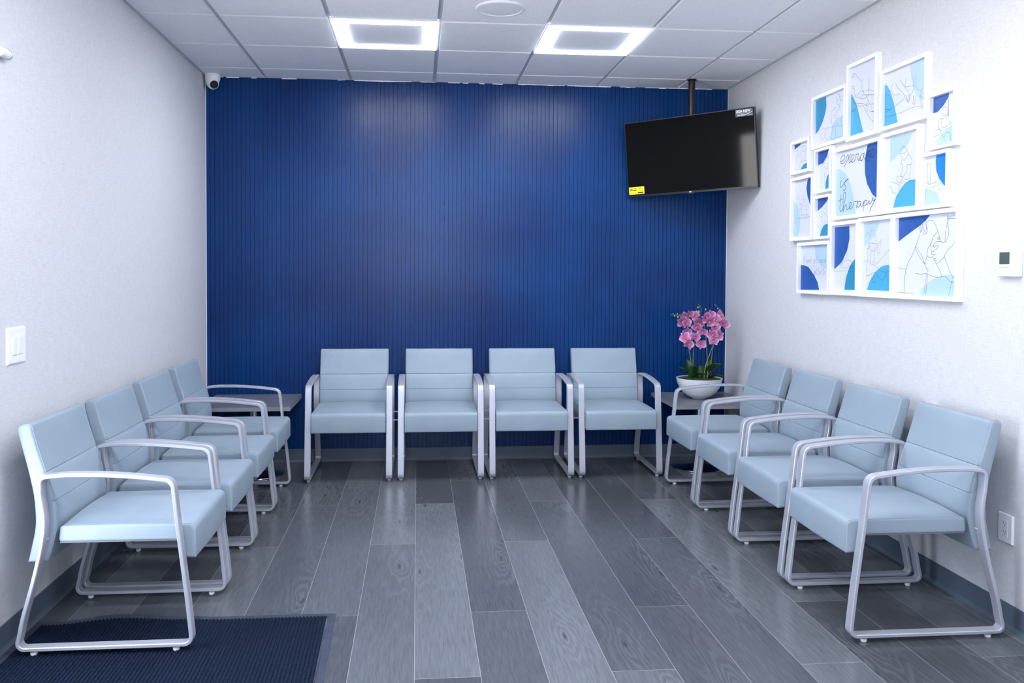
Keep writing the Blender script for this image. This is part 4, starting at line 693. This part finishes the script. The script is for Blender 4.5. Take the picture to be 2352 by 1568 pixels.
for k, ((ya, yb, za, zb), polys, lines, lw) in ART.items():
    w_, h_ = ya - yb, zb - za
    # local frame: x = along the wall towards the camera, y = up, z = out of the wall
    fr_ = thing('picture_frame', ALAB[k], 'picture', group='white framed therapy prints on the right wall')
    mm = Matrix(((0, 0, -1), (-1, 0, 0), (0, 1, 0))).to_4x4(); mm.translation = Vector((XR, ya, za)); fr_.matrix_world = mm
    e = .0012; f_ = FWD * (1 if w_ > .25 else .82)
    bm = bmesh.new()
    ring(bm, e, e, w_ - e, h_ - e, f_ - e, f_ - e, f_ - e, f_ - e, .001, DF)
    obj('moulding', bm, M['frame'], fr_)
    x0, x1, y0, y1 = f_, w_ - f_, f_, h_ - f_
    bm = bmesh.new(); box(bm, (x0 + .0003, y0 + .0003, .002), (x1 - .0003, y1 - .0003, .0115)); idx = {'P': 0, 'B': 1, 'T': 2, 'L': 3, 'S': 4, 'V': 5, 'I': 6}
    for n_, (c_, P_) in enumerate(polys):
        P_ = clip([(a / 1000, b / 1000) for a, b in P_], x0 + .001, x1 - .001, y0 + .001, y1 - .001)
        if len(P_) < 3: continue
        cx_ = P_
        f = bm.faces.new([bm.verts.new((a, b, .0118 + .0001 * n_)) for a, b in cx_]); f.material_index = idx[c_]
        f.normal_update()
        if f.normal.z < 0: f.normal_flip()
        bmesh.ops.triangulate(bm, faces=[f])
    for L_ in lines:
        P_ = [(a / 1000, b / 1000) for a, b in L_]
        if len(P_) > 2: P_ = catmull(P_, 4)
        D_ = [P_[0]]
        for a_, b_ in zip(P_, P_[1:]):
            m_ = max(1, int(math.dist(a_, b_) / .004)); D_ += [(a_[0] + (b_[0] - a_[0]) * q_ / m_, a_[1] + (b_[1] - a_[1]) * q_ / m_) for q_ in range(1, m_ + 1)]
        P_ = D_; hwid = lw / 2000
        P_ = [p for p in P_ if x0 + .001 < p[0] < x1 - .001 and y0 + .001 < p[1] < y1 - .001]
        vsL = []
        for i, p in enumerate(P_):
            a, b = Vector(P_[max(i - 1, 0)]), Vector(P_[min(i + 1, len(P_) - 1)]); tg = b - a
            if tg.length < 1e-6: tg = Vector((1, 0))
            tg.normalize(); n_ = Vector((-tg.y, tg.x)) * hwid
            vsL.append((bm.verts.new((p[0] + n_.x, p[1] + n_.y, .0122)), bm.verts.new((p[0] - n_.x, p[1] - n_.y, .0122))))
        for (a, b), (c_, d_) in zip(vsL, vsL[1:]):
            if (a.co - c_.co).length > .012: continue
            f = bm.faces.new((a, b, d_, c_)); f.material_index = 6; f.normal_update()
            if f.normal.z < 0: f.normal_flip()
    pr_ = obj('print', bm, [M['paper'], M['B'], M['T'], M['L'], M['S'], M['V'], M['ink']], fr_, recalc=False)
    bm = bmesh.new(); box(bm, (x0 + .0002, y0 + .0002, .0185), (x1 - .0002, y1 - .0002, .0200)); obj('glass', bm, M['glass'], fr_)

# ------------------------------------------------------------------ small wall fittings
def wall_thing(name, label, cat, side, y, z):
    t = thing(name, label, cat)
    mm = (Matrix(((0, 0, 1), (1, 0, 0), (0, 1, 0))) if side == 'L' else Matrix(((0, 0, -1), (-1, 0, 0), (0, 1, 0)))).to_4x4()
    mm.translation = Vector((0 if side == 'L' else XR, y, z)); t.matrix_world = mm; return t      # local z points out of the wall
t = wall_thing('light_switch', 'white two-gang light switch on the left wall', 'light switch', 'L', -2.906, 1.121)
bm = bmesh.new(); vs = box(bm, (-.0735, -.071, 0), (.0735, .071, .009))
for v in vs:
    if v.co.z > .005: v.co.x *= .90; v.co.y *= .90
obj('cover_plate', bm, M['white'], t)
for s in (-1, 1):
    bm = bmesh.new(); vs = box(bm, (s * .023 - .0165, -.033, .006), (s * .023 + .0165, .033, .0105))
    for v in vs:
        if v.co.z > .009 and v.co.y > 0: v.co.z += .004
    obj('rocker', bm, M['white'], t, label='white rocker paddle')
    bm = bmesh.new(); box(bm, (s * .023 - .0168, -.0352, .0088), (s * .023 + .0168, -.0338, .0094)); obj('rocker_gap', bm, M['slot'], t)
t = wall_thing('wall_sensor', 'small white rounded sensor high on the left wall', 'sensor', 'L', -3.010, 2.200)
bm = bmesh.new(); lathe(bm, [(.0005, -.040), (.013, -.040), (.018, -.036), (.0185, .030), (.0165, .038), (.0005, .040)], 24, (0, 0, .0185), axis='X'); obj('body', bm, M['white'], t, smooth=40)
bm = bmesh.new(); lathe(bm, [(.0188, .020), (.0188, .0225)], 24, (0, 0, .0185), axis='X'); obj('seam_ring', bm, M['slot'], t)
t = wall_thing('thermostat', 'white thermostat with dark green display on the right wall', 'thermostat', 'R', -3.105, 1.457)
bm = bmesh.new(); box(bm, (-.058, -.055, 0), (.062, .055, .024), bev=.004); obj('body', bm, M['white'], t, smooth=40)
bm = bmesh.new(); box(bm, (-.040, -.006, .0235), (.018, .042, .0246)); obj('display', bm, M['lcd'], t)
bm = bmesh.new(); box(bm, (-.042, -.020, .0238), (.016, -.0192, .0244))
obj('door_line', bm, M['slot'], t)
for q_ in ((-.034, -.036, .012, .008), (-.017, -.036, .010, .008), (-.004, -.036, .007, .012)):
    bm = bmesh.new(); box(bm, (q_[0] - q_[2] / 2, q_[1] - q_[3] / 2, .0235), (q_[0] + q_[2] / 2, q_[1] + q_[3] / 2, .0252), bev=.0006); obj('button', bm, M['offwhite'], t)
bm = bmesh.new(); lathe(bm, [(.0062, .0235), (.0062, .0255), (.005, .0262), (.0005, .0262)], 20, (.018, -.036, 0)); obj('round_button', bm, M['offwhite'], t, smooth=40)
t = wall_thing('wall_outlet', 'white duplex power outlet low on the right wall', 'outlet', 'R', -3.107, .394)
bm = bmesh.new(); vs = box(bm, (-.041, -.058, 0), (.041, .058, .0085))
for v in vs:
    if v.co.z > .005: v.co.x *= .92; v.co.y *= .95
obj('cover_plate', bm, M['white'], t)
bm = bmesh.new(); box(bm, (-.0165, -.034, .0084), (.0165, .034, .0098), bev=.0006); ob = obj('receptacle', bm, M['white'], t)
bm = bmesh.new()
for zz in (-.017, .017):
    box(bm, (-.0075, zz, .0097), (-.0055, zz + .008, .0101)); box(bm, (.0055, zz, .0097), (.0072, zz + .007, .0101)); lathe(bm, [(.0024, .0097), (.0024, .0101)], 12, (0, zz - .007, 0))
obj('slots', bm, M['slot'], ob)
bm = bmesh.new()
for zz in (-.046, .046): lathe(bm, [(.003, .008), (.003, .0092), (.0005, .0096)], 12, (0, zz, 0))
obj('screws', bm, M['offwhite'], t)

# ------------------------------------------------------------------ entrance mat with a buckled far edge
def mat_z(x, y):
    e = max(0, 1 - ((y + 2.80) / -.11)) if y < -2.80 else 1.0
    e = max(0., min(1., 1 - (-2.80 - y) / .12))
    bump_ = .020 * math.exp(-((x - .33) / .16) ** 2) + .010 * math.exp(-((x - .62) / .05) ** 2) * .3
    return bump_ * e * e
def mat_edge(x):  # y of the far edge
    return -2.782 - .010 * math.exp(-((x - .12) / .1) ** 2) + .012 * math.exp(-((x - .45) / .2) ** 2)
t = thing('floor_mat', 'dark navy ribbed entrance mat with a buckled rubber edge, front left', 'floor mat', (0, 0, 0))
X0m, X1m, Y0m = .020, 1.196, -4.75
skew = lambda y: .012 * ((y + 2.78) / -.6)
bm = bmesh.new(); NX = 150; ys = [-2.8165 - .03 * k for k in range(6)] + [-3.02 - .12 * k for k in range(15)]
Xs = []
x = X0m + .03
rows_ = []
pitch = .0143
n_r = int((X1m - X0m - .055) / pitch)
for k in range(n_r):
    xa = X0m + .028 + k * pitch
    Xs += [(xa, 0.0), (xa + pitch * .14, .0032), (xa + pitch * .38, .0040), (xa + pitch * .62, .0032), (xa + pitch * .76, 0.0)]
for y in ys:
    row = []
    for xx, hz in Xs:
        yo = (mat_edge(xx) + 2.782) * max(0, 1 - (-2.81 - y) / .2)
        row.append(bm.verts.new((xx + skew(y) * xx, y + yo, .0032 + hz + mat_z(xx, y))))
    rows_.append(row)
for a, b in zip(rows_, rows_[1:]):
    for j in range(len(a) - 1): bm.faces.new((a[j], a[j + 1], b[j + 1], b[j]))
obj('carpet_ribs', bm, M['carpet'], t)
bm = bmesh.new()
def strip(path_in, path_out):
    A_ = []
    for (xi, yi), (xo, yo) in zip(path_in, path_out):
        zi, zo = mat_z(xi, yi), mat_z(xo, yo)
        A_.append([bm.verts.new((xi, yi, .0036 + zi)), bm.verts.new((xo, yo, .0018 + zo)), bm.verts.new((xo, yo, .0004 + zo)), bm.verts.new((xi, yi, .0004 + zi))])
    for a, b in zip(A_, A_[1:]):
        for k in range(4): bm.faces.new((a[k], a[(k + 1) % 4], b[(k + 1) % 4], b[k]))
    bm.faces.new(A_[0]); bm.faces.new(A_[-1])
xs_ = [X0m + (X1m - X0m) * k / 60 for k in range(61)]
strip([(min(max(x, X0m + .026), X1m - .026), mat_edge(x) - .036) for x in xs_], [(x, mat_edge(x)) for x in xs_])
ys_ = [-2.79 - 1.93 * k / 24 for k in range(25)]
strip([(X1m - .026 + skew(y), y) for y in ys_], [(X1m + skew(y), y + (.008 if y == ys_[0] else 0)) for y in ys_])
strip([(X0m + .030, y) for y in ys_], [(X0m, y) for y in ys_])
box(bm, (X0m + .02, -4.72, .0003), (X1m - .02, -2.93, .0030)); 
obj('rubber_border', bm, M['vinyl'], t, smooth=30)
